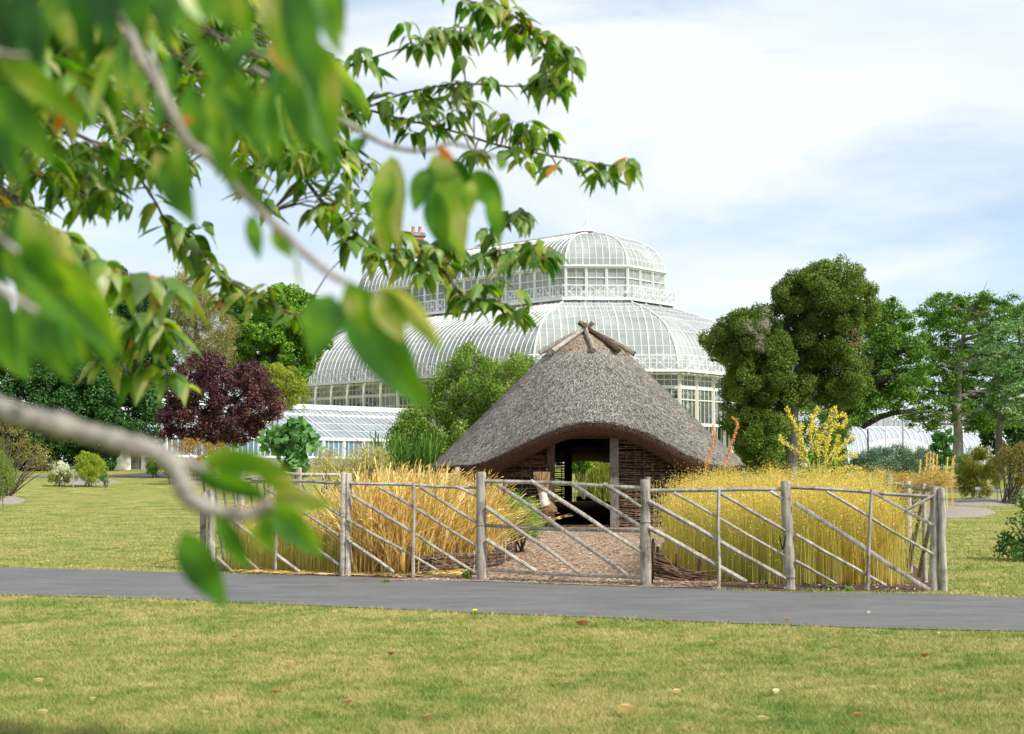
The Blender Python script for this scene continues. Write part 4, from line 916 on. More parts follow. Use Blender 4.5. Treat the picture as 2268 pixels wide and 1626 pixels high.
def crown(name, poly, D, thick, rpx, ncl, per, L_, W_, m, parent, front=-1.0, flat=1.0, hang=0.0, shell=.55, droop=0.0, spiky=0.0, back=True, crange=.35):
    pts = []; sc = D / FD; A = []; C_ = []; Nn = []; maxd = max(20, max((p[2] for p in inpts(poly, 60, rpx[0])), default=20))
    lo = 0
    for x, y, ds in inpts(poly, ncl, (rpx[0] + rpx[1]) / 2):
        r = rng.uniform(*rpx); r = min(r, max(ds * 1.35, rpx[0] * .8)) * sc
        e = min(1.0, ds / maxd); dd = thick * math.sqrt(max(0, 1 - (1 - e) ** 2)) * (rng.uniform(front, 1) if back else rng.uniform(-1, .2))
        c = np.array(at(x, y, D)); c[1] += dd; k = int(per * (r / sc / rpx[1]) ** 1.6) + 4
        pts.append((Vector(c), r)); v = rng.normal(size=(k, 3)); v /= np.linalg.norm(v, axis=1)[:, None]
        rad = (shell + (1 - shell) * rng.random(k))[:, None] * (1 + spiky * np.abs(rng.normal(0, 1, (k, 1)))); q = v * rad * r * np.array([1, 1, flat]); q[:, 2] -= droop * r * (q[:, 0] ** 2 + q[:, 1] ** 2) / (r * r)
        C_.append(c + q); Nn.append(v + np.array([0, 0, .35])); A.append(np.clip(.46 + rng.normal(0, .12) * (crange / .35) + rng.normal(0, .17, k) + .22 * (rad[:, 0] - .8), 0, 1))  # outer leaves lighter: clump shading put into the leaf colour, also young tips
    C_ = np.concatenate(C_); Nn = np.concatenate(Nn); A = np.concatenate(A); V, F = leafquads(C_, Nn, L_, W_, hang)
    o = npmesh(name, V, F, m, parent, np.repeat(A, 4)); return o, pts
def limbs(parent, trunkpts, radii, pts, m, n=14, name='limb', r0=.10, sag=.15, sub=0):
    """branches from the trunk to the middle of crown clumps"""
    P = [Vector(p) for p in trunkpts]
    sel = [pts[i] for i in rng.choice(len(pts), min(n, len(pts)), replace=False)]
    mb = MB()
    for c, r in sel:
        best = min(((c - p).length + max(0, p.z - c.z + .2) * 3, i) for i, p in enumerate(P))[1]; q = P[best]; rr_ = min(r0, radii[best] * .7)
        mid = q.lerp(c, .5) + Vector((0, 0, (c - q).length * sag)) + Vector(rng.normal(0, .05, 3)) * (c - q).length
        Q = [q.lerp(mid, s).lerp(mid.lerp(c, s), s) for s in [i / 7 for i in range(8)]]
        Q = [v + Vector(rng.normal(0, .015, 3)) * (c - q).length for v in Q]; Q[0] = q
        mb.tube(Q, [rr_ * (1 - .8 * i / 7) for i in range(8)], 6, .08, cap=False)
        for _ in range(sub):
            s = Q[rng.integers(3, 7)]; e = c + Vector(rng.normal(0, .6, 3)) * r; mb.tube([s, s.lerp(e, .5) + Vector((0, 0, .05 * r)), e], [rr_ * .35, rr_ * .22, rr_ * .1], 4, cap=False)
    return mb.build(name, m, parent, True)
def trunk(parent, pts, radii, m, name='trunk', n=12):
    mb = MB(); P = [Vector(p) for p in pts]; Q = []; R = []
    for i in range(len(P) - 1):
        for s in (0, .33, .66): Q.append(P[i].lerp(P[i + 1], s) + (Vector(rng.normal(0, .03, 3)) * radii[i] if i or s else Vector())); R.append(radii[i] + (radii[i + 1] - radii[i]) * s)
    Q.append(P[-1]); R.append(radii[-1]); mb.tube(Q, R, n, .10); return mb.build(name, m, parent, True)
def base(x, D): return Vector((gx(x, D), D, tz(D)))
def tree(name, label, cat, x, D, poly, m, bark, thick=2.5, rpx=(14, 30), ncl=90, per=260, leaf=(.14, .09), tr=None, tw=.3, nl=12, group=None, **kw):
    b0 = base(x, D); o = thing(name, tuple(b0), label, cat, group); cr, pts = crown('crown', poly, D, thick, rpx, ncl, per, *leaf, m, o, **kw)
    tp = [b0 + Vector((0, 0, -.2))] + ([at(px, py, D) for px, py in tr] if tr else [at(x, sum(p[1] for p in poly) / len(poly), D)])
    n_ = len(tp); rd = [tw * (1 - .75 * i / (n_ - 1)) for i in range(n_)]; rd[0] *= 1.25; T = []
    trunk(o, tp, rd, bark)
    for i in range(n_ - 1):
        for s in (0, .25, .5, .75): T.append((tp[i].lerp(tp[i + 1], s), rd[i]))
    T = [t for t in T if t[0].z > b0.z + (tp[-1].z - b0.z) * .25] or T
    if nl: limbs(o, [t[0] for t in T], [t[1] for t in T], pts, bark, nl, r0=tw * .30, sag=.05, sub=4)
    return o
GAIN = 1.45
g = lambda *s: [(p, c) for p, c in zip([i / (len(s) - 1) for i in range(len(s))], s)]
fyew = foliage('yew_leaf', g((.008, .026, .006), (.018, .056, .012), (.036, .095, .020), (.07, .15, .035)), .12, .5, .3)
fcyp = foliage('cypress_leaf', g((.010, .028, .007), (.022, .052, .014), (.045, .09, .025)), .12, .6, .2)
flarch = foliage('larch_leaf', g((.09, .085, .035), (.16, .16, .055), (.24, .23, .09), (.30, .25, .14)), .25, .7, .15)
fgrn = foliage('bright_leaf', g((.030, .085, .008), (.075, .17, .015), (.15, .27, .03), (.26, .36, .07)), .32, .45, .3)
flime = foliage('lime_leaf', g((.10, .13, .012), (.20, .23, .03), (.31, .33, .06)), .3, .5, .25)
fplum = foliage('plum_leaf', g((.018, .007, .011), (.040, .014, .020), (.075, .028, .034), (.12, .055, .05), (.15, .13, .05)), .18, .45, .35, 1.2)
fbig = foliage('broad_leaf', g((.02, .075, .014), (.045, .135, .025), (.09, .21, .05)), .3, .4, .35)
frow = foliage('creamy_leaf', g((.025, .065, .008), (.065, .135, .014), (.13, .21, .03), (.19, .25, .05), (.42, .40, .17)), .28, .5, .25)
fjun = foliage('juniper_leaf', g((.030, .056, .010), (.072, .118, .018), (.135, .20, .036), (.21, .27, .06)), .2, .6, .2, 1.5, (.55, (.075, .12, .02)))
fdead = foliage('dead_twig', g((.16, .08, .04), (.30, .17, .09)), .1, .9, .1)
fcop = foliage('airy_leaf', g((.020, .060, .008), (.050, .115, .014), (.095, .18, .026), (.17, .26, .055)), .34, .45, .3)
fpale = foliage('silvery_leaf', g((.03, .09, .02), (.07, .15, .04), (.16, .26, .10), (.34, .42, .27)), .25, .5, .3)
fgrey = foliage('grey_green_leaf', g((.035, .075, .04), (.085, .145, .085), (.17, .23, .15)), .15, .6, .2)
folive = foliage('olive_leaf', g((.07, .075, .012), (.14, .15, .02), (.24, .22, .04)), .25, .6, .2)
frust = foliage('rusty_leaf', g((.13, .10, .02), (.26, .17, .04), (.40, .22, .08)), .25, .6, .2)
fwhitef = foliage('white_flower', g((.30, .34, .22), (.52, .52, .42), (.66, .64, .56)), .1, .7, .2)
fdark = foliage('deep_leaf', g((.008, .025, .006), (.018, .05, .012), (.04, .09, .02)), .15, .6, .2)
flight = foliage('light_broad_leaf', g((.04, .11, .03), (.085, .19, .055), (.16, .29, .10)), .2, .4, .35)
# left group
tree('yew_tree', 'huge dark green clumpy yew reaching the ground at the far left', 'tree', 190, 79, [(-160, 820), (-90, 775), (0, 735), (60, 730), (120, 760), (150, 790), (200, 800), (280, 815), (330, 850), (372, 880), (380, 950), (350, 985), (290, 990), (300, 1010), (290, 1035), (240, 1044), (120, 1044), (-160, 1044)], fyew, mbarkd, 4.5, (13, 30), 420, 520, (.17, .12), nl=8, tw=.45, back=False, shell=.8)
tree('cypress_tree', 'tall dark feathery conifer behind the clumpy yew', 'tree', 290, 88, [(120, 640), (160, 590), (185, 552), (205, 565), (225, 598), (262, 590), (290, 602), (340, 640), (380, 690), (395, 740), (392, 800), (385, 900), (370, 960), (150, 960), (110, 760)], fcyp, mbarkd, 4, (12, 26), 340, 460, (.20, .10), nl=6, tw=.4, hang=.8, back=False, shell=.7)
tree('larch_tree', 'thin brownish green conifer with drooping twigs behind the purple plum', 'tree', 440, 96, [(370, 640), (383, 610), (402, 598), (425, 596), (450, 625), (478, 650), (500, 680), (525, 700), (522, 760), (515, 800), (470, 830), (400, 820), (383, 740), (378, 660)], flarch, mbark, 3, (9, 19), 260, 230, (.22, .04), tr=[(445, 900), (440, 760), (412, 640)], tw=.35, nl=26, hang=1.2, spiky=.35, shell=.2)
tree('broadleaf_tree', 'large bright green broadleaf tree left of the glasshouse roof', 'tree', 610, 104, [(495, 690), (510, 655), (545, 640), (590, 642), (625, 622), (655, 628), (690, 645), (715, 680), (735, 720), (730, 770), (700, 800), (690, 850), (640, 880), (520, 880), (490, 800), (500, 740)], fgrn, mbark, 4, (10, 22), 300, 330, (.24, .16), nl=16, tw=.5, shell=.6)
tree('broadleaf_tree', 'small green treetop peeping over the left shoulder of the glasshouse', 'tree', 757, 128, [(728, 735), (735, 705), (757, 697), (780, 708), (785, 745), (775, 790), (735, 790)], fgrn, mbark, 2, (8, 13), 26, 200, (.26, .17), nl=4, tw=.3)
tree('young_tree', 'yellowish green bushy tree between the purple plum and the glasshouse', 'tree', 620, 92, [(560, 840), (580, 812), (610, 800), (645, 808), (672, 828), (686, 862), (684, 897), (660, 915), (590, 925), (560, 900)], flime, mbark, 2, (10, 18), 70, 330, (.14, .08), nl=6, tw=.15)
tree('purple_plum', 'dark purple leaved plum tree in front of the low greenhouse', 'tree', 500, 68, [(352, 925), (366, 870), (380, 830), (392, 800), (425, 788), (450, 775), (478, 775), (505, 800), (528, 812), (545, 792), (575, 800), (600, 835), (625, 865), (640, 905), (625, 928), (590, 940), (565, 975), (520, 995), (480, 990), (455, 1000), (420, 985), (385, 980), (362, 985)], fplum, mbarkd, 2.6, (9, 20), 380, 240, (.13, .075), tr=[(497, 1000), (492, 960), (480, 880)], tw=.16, nl=34, shell=.15, spiky=.15)
# greyish twigs inside the plum come with its limbs
tree('leafy_shrub', 'broad leaved light green shrub behind the rear pole fence', 'shrub', 655, 27.5, [(572, 962), (600, 938), (632, 930), (668, 928), (700, 950), (712, 985), (690, 1005), (700, 1040), (690, 1060), (620, 1060), (622, 1015), (585, 995)], flight, mbark, .5, (13, 24), 75, 15, (.17, .15), nl=24, tw=.03, shell=.1, spiky=.35, hang=.5)
tree('cream_flowered_tree', 'leafy green tree with creamy flower tufts left of the thatched roof', 'tree', 1040, 41, [(862, 945), (880, 915), (905, 895), (915, 860), (950, 845), (968, 800), (990, 785), (1010, 765), (1045, 760), (1075, 785), (1105, 795), (1140, 778), (1175, 785), (1215, 800), (1240, 900), (1220, 1040), (1050, 1050), (880, 1040), (858, 1000)], frow, mbark, 1.6, (14, 28), 330, 430, (.085, .032), nl=30, tw=.12, shell=.35, spiky=.18, hang=.3)
tree('holly_bush', 'dark glossy green bush between the wheat and the thatched roof', 'shrub', 930, 40, [(860, 950), (880, 918), (915, 900), (950, 925), (990, 960), (1010, 1000), (1000, 1040), (870, 1040), (862, 990)], frow, mbark, .8, (10, 20), 90, 240, (.08, .035), nl=8, tw=.05, hang=1.2, shell=.2, spiky=.3)
# right group
jb = thing('juniper_tree', tuple(base(1752, 49)), 'tall rounded juniper with a bare grey trunk right of the hut', 'tree')
jt = [(1752, 1045), (1755, 980), (1757, 900), (1765, 830), (1790, 760), (1830, 690)]
T = [base(1752, 49) + Vector((0, 0, -.3))] + [at(x_, y_, 49) for x_, y_ in jt]; trunk(jb, T, [.25, .215, .20, .185, .16, .13, .08], mbark2, n=14)
T2 = [at(1757, 930, 49), at(1735, 860, 49), at(1690, 790, 49), at(1650, 740, 49)]; trunk(jb, T2, [.14, .11, .08, .05], mbarkd, 'limb')
P_ = []
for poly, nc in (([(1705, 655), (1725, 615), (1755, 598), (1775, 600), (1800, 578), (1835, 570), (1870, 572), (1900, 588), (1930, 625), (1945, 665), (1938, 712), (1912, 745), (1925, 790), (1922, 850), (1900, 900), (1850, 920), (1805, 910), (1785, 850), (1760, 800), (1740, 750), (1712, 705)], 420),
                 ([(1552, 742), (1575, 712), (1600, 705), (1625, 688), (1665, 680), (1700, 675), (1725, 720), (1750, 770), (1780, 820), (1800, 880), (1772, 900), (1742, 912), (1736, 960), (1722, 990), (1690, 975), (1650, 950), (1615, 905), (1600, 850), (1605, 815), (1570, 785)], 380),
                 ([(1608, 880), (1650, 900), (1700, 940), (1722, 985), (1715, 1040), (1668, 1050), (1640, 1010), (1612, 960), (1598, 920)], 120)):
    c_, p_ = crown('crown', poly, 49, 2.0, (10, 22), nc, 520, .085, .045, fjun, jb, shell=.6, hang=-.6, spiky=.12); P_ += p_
limbs(jb, T[3:] + T2, [.18, .16, .13, .08, .12, .1, .08, .05], P_, mbarkd, 26, r0=.07, sub=3)
crown('dead_sprays', [(1650, 685), (1700, 675), (1712, 740), (1705, 800), (1670, 790), (1645, 730)], 47.2, .5, (8, 14), 14, 90, .20, .009, foliage('grey_twig', g((.17, .14, .12), (.34, .30, .27)), 0, .9, .1), jb, spiky=.3)
crown('dead_sprays', [(1878, 725), (1905, 720), (1912, 760), (1885, 775)], 47.3, .2, (6, 9), 5, 60, .07, .03, fdead, jb)
tree('leaning_tree', 'dark leaning tree with wide spreading limbs behind the juniper', 'tree', 1849, 66, [(1925, 700), (1945, 665), (1975, 652), (2005, 668), (2025, 700), (2045, 745), (2062, 800), (2060, 850), (2025, 880), (2000, 915), (1960, 905), (1930, 935), (1890, 950), (1850, 945), (1860, 880), (1900, 850), (1920, 790)], fcop, mbarkd, 3.5, (9, 22), 320, 230, (.16, .07), tr=[(1846, 1000), (1862, 940), (1885, 885), (1925, 830), (1965, 770)], tw=.55, nl=34, flat=.55, shell=.05, spiky=.5, front=-.5, droop=.15)
lt = bpy.data.objects[[o.name for o in bpy.data.objects if o.name.startswith('leaning_tree')][0]]
mb = MB()
for P, r in (([(1872, 915), (1915, 935), (1950, 926), (1985, 905), (2020, 898)], .2), ([(1985, 905), (2010, 880), (2040, 870)], .08), ([(1870, 930), (1890, 900), (1930, 880), (1945, 860)], .12), ([(1856, 950), (1880, 870), (1890, 820)], .14)):
    mb.tube([at(a_, b_, 66) + Vector(rng.normal(0, .08, 3)) for a_, b_ in P], [r * (1 - .13 * i) for i in range(len(P))], 7, .1)
mb.build('limb', mbarkd, lt, True)
tree('spreading_tree', 'tall spreading green tree with a straight grey trunk', 'tree', 2121, 76, [(2035, 680), (2060, 650), (2095, 636), (2130, 640), (2165, 628), (2205, 635), (2240, 650), (2290, 660), (2300, 720), (2295, 800), (2290, 900), (2240, 955), (2160, 965), (2125, 940), (2060, 962), (2010, 950), (1985, 915), (2010, 880), (2040, 860), (2020, 815), (2045, 780), (2028, 745), (2050, 715)], fcop, mbark2, 4.5, (8, 23), 560, 200, (.18, .075), tr=[(2122, 960), (2120, 880), (2126, 800), (2135, 740), (2150, 680)], tw=.27, nl=70, flat=.5, shell=.05, spiky=.5, front=-.45, droop=.15)
tree('silver_leaf_tree', 'tree with pale silvery green leaves at the right edge behind the olive bushes', 'tree', 2215, 66, [(2155, 760), (2180, 715), (2225, 700), (2300, 690), (2330, 760), (2330, 950), (2260, 940), (2215, 960), (2190, 900), (2160, 830)], fpale, mbark, 2.5, (8, 18), 230, 200, (.17, .06), tr=[(2212, 960), (2222, 900), (2240, 830), (2268, 760)], tw=.2, nl=26, flat=.4, shell=.05, spiky=.6, droop=.15)
tree('far_tree', 'dark green mass of trees behind the silvery tree at the right edge', 'tree', 2300, 112, [(2150, 900), (2200, 870), (2268, 880), (2420, 860), (2420, 1030), (2160, 1030)], fdark, mbarkd, 4, (14, 26), 70, 300, (.3, .2), nl=4)
funder = foliage('undergrowth_leaf', g((.02, .05, .008), (.05, .10, .014), (.10, .17, .03), (.17, .22, .05)), .25, .5, .2)
# undergrowth under the juniper
tree('leafy_shrub', 'dark green undergrowth bushes below the juniper crown', 'shrub', 1720, 55, [(1640, 990), (1660, 965), (1700, 930), (1760, 880), (1800, 870), (1850, 890), (1885, 930), (1900, 1050), (1640, 1055)], funder, mbark, 1.5, (11, 20), 150, 260, (.10, .05), nl=6, tw=.05, shell=.4)
def shrub(name, label, x, D, poly, m, L_, W_, ncl=30, per=200, rpx=(8, 16), thick=.8, stems_=7, sm=None, **kw):
    b0 = base(x, D); o = thing(name, tuple(b0), label, kw.pop('cat', 'shrub'), kw.pop('group', None)); cr, pts = crown('foliage', poly, D, thick, rpx, ncl, per, L_, W_, m, o, **kw)
    mb = MB()
    for i in rng.choice(len(pts), min(stems_, len(pts)), replace=False):
        c, r = pts[i]; q = b0 + Vector((rng.normal(0, .12), rng.normal(0, .1), -.03)); mb.tube([q, q.lerp(c, .5) + Vector((0, 0, .05)), c], [.018, .013, .006], 5, cap=False)
    mb.build('stem', sm or mbark, o); return o
shrub('broom_shrub', 'rounded yellow green shrub in a small bark bed on the left lawn', 193, 59, [(153, 1050), (158, 1020), (175, 1003), (195, 994), (215, 1003), (232, 1025), (236, 1045), (225, 1068), (175, 1070)], foliage('broom', g((.09, .13, .012), (.20, .25, .025), (.34, .38, .05)), .3, .5, .2), .10, .022, 60, 260, (6, 13), .8, hang=-1.5, spiky=.1)
shrub('flowering_shrub', 'low bush with tiny white flowers beside the yellow green shrub', 132, 59.5, [(104, 1058), (112, 1035), (130, 1020), (150, 1022), (160, 1045), (156, 1068), (115, 1070)], fwhitef, .05, .04, 34, 180, (5, 10), .6)
bpy.data.objects['flowering_shrub'].children[0].name = 'blossom'
crown('foliage', [(104, 1060), (118, 1040), (150, 1040), (160, 1055), (156, 1072), (112, 1072)], 59.3, .5, (5, 9), 26, 160, .07, .03, folive, bpy.data.objects['flowering_shrub'])
shrub('silver_shrub', 'small silvery green plant at the right of the yellow green shrub', 231, 58.5, [(218, 1066), (222, 1048), (234, 1042), (243, 1055), (240, 1071)], fpale, .06, .035, 12, 120, (4, 8), .3)
shrub('green_shrub', 'deep green bush under the rusty shrub by the left greenhouse', 345, 68, [(318, 1050), (322, 1020), (335, 1005), (352, 1015), (362, 1045), (350, 1052)], fgrn, .09, .05, 22, 160, (6, 11), .6)
shrub('green_shrub', 'mixed green and reddish bush at the end of the far left bark bed', 385, 61, [(352, 1040), (355, 1012), (372, 1000), (400, 1000), (415, 1030), (410, 1062), (368, 1060)], foliage('mixedleaf', g((.04, .08, .01), (.12, .16, .02), (.24, .20, .03), (.34, .16, .05)), .3, .5, .2), .08, .045, 34, 170, (6, 12), .7)
shrub('rusty_shrub', 'rusty orange tinted shrub below the purple plum', 430, 63, [(375, 985), (392, 970), (420, 968), (455, 972), (490, 975), (520, 1000), (500, 1050), (420, 1055), (395, 1010)], frust, .075, .04, 60, 170, (7, 13), .9)
shrub('arching_shrub', 'sprawling shrub with long arching twigs at the left edge', 10, 50, [(-60, 920), (-20, 905), (20, 930), (60, 955), (95, 985), (128, 1010), (140, 1040), (90, 1045), (40, 1030), (-60, 1030)], foliage('archleaf', g((.08, .075, .025), (.17, .15, .05), (.28, .22, .09)), .2, .7, .15), .07, .03, 110, 90, (7, 14), 1.0, 60, spiky=.5, shell=.05)
shrub('leafy_shrub', 'feathery green shrub at the left edge in front of the arching twigs', -5, 42, [(-60, 1000), (-10, 990), (20, 1005), (35, 1040), (28, 1080), (10, 1105), (-60, 1105)], foliage('featherleaf', g((.06, .10, .02), (.12, .18, .035), (.22, .26, .06)), .3, .6, .2), .08, .02, 50, 200, (9, 16), .7, spiky=.2)
shrub('grey_green_shrub', 'spreading grey green shrub behind the right end of the flax', 1960, 44, [(1882, 1030), (1890, 1005), (1920, 990), (1960, 985), (1985, 978), (2020, 990), (2050, 985), (2070, 1010), (2060, 1045), (2000, 1060), (1890, 1055)], fgrey, .08, .02, 110, 260, (9, 17), 1.0, shell=.3)
shrub('leafy_shrub', 'small conical green tree just left of the pale grey trunk', 2080, 60, [(2052, 1030), (2060, 985), (2075, 945), (2090, 930), (2105, 960), (2112, 1000), (2108, 1040)], fbig, .13, .08, 40, 130, (8, 14), .8)
shrub('green_shrub', 'low bright green shrub between the grey green bush and orange spikes', 2040, 56, [(2010, 1025), (2030, 1000), (2060, 1000), (2065, 1040), (2015, 1040)], fgrn, .09, .03, 20, 160, (7, 11), .5, hang=-1)
shrub('green_shrub', 'bright green shrub at the foot of the pale grey trunk', 2140, 57, [(2110, 1045), (2118, 1010), (2140, 1002), (2160, 1020), (2155, 1060), (2115, 1065)], fbig, .08, .03, 24, 160, (7, 11), .5, hang=-1)
shrub('weeping_shrub', 'dense olive shrub with hanging twigs on the right lawn edge', 2160, 48.5, [(2116, 1100), (2120, 1060), (2130, 1020), (2148, 990), (2172, 982), (2195, 995), (2212, 1030), (2212, 1080), (2200, 1102)], folive, .10, .022, 100, 240, (8, 15), .9, hang=2.0, shell=.4)
shrub('brown_shrub', 'open brownish shrub on bare twigs in the right hand bark bed', 2235, 46, [(2198, 1010), (2215, 985), (2250, 975), (2300, 985), (2310, 1060), (2280, 1085), (2240, 1065), (2205, 1050)], foliage('brownleaf', g((.07, .09, .015), (.16, .14, .035), (.30, .17, .09)), .25, .6, .2), .07, .035, 90, 120, (8, 14), .9, 40, shell=.1, spiky=.2)
shrub('glossy_shrub', 'dark glossy leaved bush at the right edge of the near lawn', 2290, 19.5, [(2212, 1200), (2225, 1170), (2240, 1120), (2262, 1090), (2340, 1070), (2370, 1240), (2300, 1275), (2250, 1240), (2225, 1240)], foliage('glossleaf', g((.02, .05, .01), (.05, .11, .02), (.11, .20, .05)), .25, .35, .4), .06, .035, 60, 90, (14, 30), .5, 14, hang=.4, shell=.2, spiky=.2)
# mixed dry border behind the flax
shrub('dry_border', 'mixed dry orange and green border plants behind the flax', 1990, 40, [(1895, 1075), (1900, 1045), (1950, 1040), (2010, 1048), (2060, 1040), (2115, 1042), (2120, 1082), (2000, 1090)], foliage('dryborder', g((.10, .13, .02), (.26, .22, .05), (.44, .27, .10), (.50, .36, .20)), .25, .7, .15), .07, .018, 120, 130, (8, 14), .9, 30, hang=-1.2, spiky=.3, cat='border plants')
shrub('dry_border', 'pale grasses and dry flowers at the left rear fence', 720, 26.5, [(672, 1035), (690, 1000), (730, 985), (760, 1010), (800, 985), (860, 990), (880, 1050), (680, 1050)], foliage('palegrass', g((.12, .15, .04), (.30, .27, .10), (.46, .38, .20)), .25, .7, .15), .09, .012, 70, 80, (14, 22), .5, 16, hang=-1.5, spiky=.4, cat='border plants')
# feathery herb left of the path to the door
shrub('feathery_herb', 'bright green feathery herb beside the gate next to the wheat', 1150, 21.5, [(1108, 1180), (1112, 1130), (1120, 1095), (1140, 1085), (1165, 1105), (1180, 1095), (1200, 1130), (1220, 1175), (1200, 1185), (1170, 1205), (1120, 1190)], foliage('herbleaf', g((.05, .15, .025), (.11, .25, .05), (.20, .36, .09)), .3, .6, .2), .045, .008, 90, 380, (12, 22), .45, 12, shell=.1, spiky=.2, cat='herb')
shrub('weed_tuft', 'small green weed at the foot of the left gate post', 1035, 16.0, [(1018, 1282), (1022, 1262), (1036, 1256), (1052, 1270), (1050, 1285)], fgrn, .035, .02, 10, 40, (5, 9), .08, 3, cat='weed')
for i, (x_, y_, nm) in enumerate(((850, 1292, 0), (1795, 1300, 0), (1700, 1294, 0), (1840, 1306, 0), (1880, 1308, 0))):
    p_ = gp(x_, y_); shrub('weed_tuft', 'tiny green weed at the path edge below the wheat' if i == 0 else {1: 'second', 2: 'first', 3: 'third', 4: 'fourth'}[i] + ' tiny weed from the left at the path edge below the flax', x_, p_.y, [(x_ - 16, y_ + 1), (x_ - 9, y_ - 7), (x_ + 8, y_ - 8), (x_ + 17, y_ + 1)], fgrn, .03, .012, 8, 26, (4, 6), .06, 2, cat='weed', group='weeds at the path edge')
# blade-leaved plants, spikes and flowers
def strap(name, label, x, D, w, h, n, m, cat='plant', wd=.02, lean=.3):
    b0 = base(x, D); o = thing(name, tuple(b0), label, cat); X = b0.x + rng.uniform(-w, w, n); Y = D + rng.uniform(-w * .5, w * .5, n)
    V, F, tip, q, d = stems(X, Y, h * rng.uniform(.6, 1.05, n), wd * rng.uniform(.7, 1.2, n), np.abs(rng.normal(0, lean, n)), (0, 0), 4); V[:, 2] += b0.z; npmesh('blades', V, F, m, o, np.repeat(rng.random(n), q)); return o
fblade = foliage('blade_leaf', g((.025, .07, .012), (.06, .13, .02), (.15, .22, .05)), .3, .4, .3)
strap('strap_leaved_plant', 'clump of tall green sword shaped leaves behind the wheat', 895, 36.5, .8, 2.25, 420, fblade, wd=.03)
strap('strap_leaved_plant', 'low arching grass clump left of the sword leaved plants', 838, 37, .5, 1.8, 220, fblade, wd=.018, lean=.5)
strap('tall_grass', 'tuft of tall yellowish grass behind the hut seen through its doorway', 1345, 45, .9, 1.9, 420, folive, wd=.012)
shrub('leafy_shrub', 'dark leafy branch hanging behind the hut seen through the doorway', 1290, 42, [(1262, 985), (1300, 980), (1335, 990), (1325, 1010), (1312, 1030), (1298, 1055), (1280, 1062), (1262, 1050)], fgrn, .13, .11, 26, 60, (9, 16), .4, 6)
shrub('green_shrub', 'olive bush behind the hut seen through the right of the doorway', 1345, 50, [(1300, 1060), (1305, 1020), (1330, 1000), (1365, 990), (1400, 1000), (1400, 1070)], folive, .1, .03, 40, 150, (9, 14), .7)
mvb = foliage('mullein_flower', [(0, (.42, .33, .05)), (.5, (.58, .42, .025)), (.8, (.62, .45, .03)), (1, (.48, .42, .14))], .2, .6, .2, 1.1)
mvs = foliage('mullein_stem', g((.18, .22, .05), (.36, .38, .12), (.52, .50, .22)), .15, .7, .1)
vb = thing('mullein', tuple(base(1810, 33)), 'tall branching mullein covered in bright yellow flowers', 'plant')
sp_ = [[(1805, 1060), (1785, 1000), (1768, 955), (1752, 925), (1742, 905)], [(1808, 1060), (1800, 990), (1793, 950), (1800, 925), (1809, 908), (1812, 902)], [(1812, 1060), (1815, 1000), (1820, 960), (1838, 930), (1842, 908), (1850, 905), (1852, 925)], [(1815, 1060), (1830, 1000), (1838, 960), (1850, 940), (1868, 945), (1875, 925), (1862, 918)], [(1815, 1060), (1845, 1010), (1870, 985), (1888, 965)], [(1810, 1060), (1790, 1020), (1765, 1000), (1745, 985), (1733, 978), (1727, 965)], [(1815, 1062), (1838, 1030), (1862, 1015), (1885, 1005), (1895, 1010)],
       [(1815, 1062), (1810, 1010), (1808, 970), (1803, 940)], [(1820, 1062), (1850, 1040), (1880, 1035), (1905, 1040), (1910, 1055)], [(1806, 1060), (1780, 1030), (1772, 990), (1770, 965), (1776, 940)], [(1818, 1062), (1832, 1020), (1850, 990), (1856, 965)], [(1818, 1062), (1826, 1025), (1828, 990), (1826, 965)], [(1822, 1062), (1862, 1050), (1890, 1062), (1912, 1066)]]
mb = MB(); C_ = []
for P in sp_:
    Q = [at(a_, b_, 33 + rng.normal(0, .02)) for a_, b_ in P]; Q[0] = base(1810, 33) + Vector((rng.normal(0, .05), 0, 0)); mb.tube(Q, [.020 - .012 * i / len(Q) for i in range(len(Q))], 5)
    for a_, b_ in zip(Q[1:], Q[2:] + [Q[-1]]):
        for s in np.arange(0, 1, .018 / max((b_ - a_).length, .02)):
            C_ += [tuple(a_.lerp(b_, s) + Vector(rng.normal(0, .034, 3))) for _ in range(5)]
mb.build('stalk', mvs, vb); C_ = np.array(C_); r_ = rng.random(len(C_)); k = r_ < .55
for nm, kk, m_, sz in (('flowers', k, mvb, .045), ('buds', ~k, mvs, .032)):
    V, F = leafquads(C_[kk], np.tile([0, -1., .3], (kk.sum(), 1)), sz, sz * .9); npmesh(nm, V, F, m_, vb, np.repeat(rng.random(kk.sum()), 4))
crown('leaves', [(1775, 1045), (1780, 1000), (1800, 985), (1840, 1000), (1850, 1030), (1845, 1075), (1780, 1075)], 33.2, .3, (8, 15), 30, 60, .12, .05, fgrn, vb)
mrs = foliage('rust_spike', g((.26, .10, .03), (.46, .20, .06), (.58, .32, .12)), .1, .8, .1)
def spike(name, label, P, D, w, m, cat, group=None, dens=.010, bx=None):
    b0 = base(bx or P[0][0], D); o = thing(name, tuple(b0), label, cat, group); Q = [at(a_, b_, D) for a_, b_ in P]; x = MB(); x.tube([b0] + Q, [w * .35] * (len(Q) + 1), 5); x.build('stalk', m, o); C_ = []
    for a_, b_ in zip(Q, Q[1:]):
        for s in np.arange(0, 1, dens / (b_ - a_).length): C_ += [tuple(a_.lerp(b_, s) + Vector(rng.normal(0, w * .55, 3))) for _ in range(5)]
    V, F = leafquads(np.array(C_), np.tile([0, -1., .3], (len(C_), 1)), w * .75, w * .55); npmesh('seed_head', V, F, m, o, np.repeat(rng.random(len(C_)), 4)); return o
spike('seed_spike', 'shorter dry rust brown seed spike rising from the flax by the hut eave', [(1563, 1035), (1570, 1010), (1578, 985), (1582, 960), (1578, 942)], 21, .026, mrs, 'seed spike')
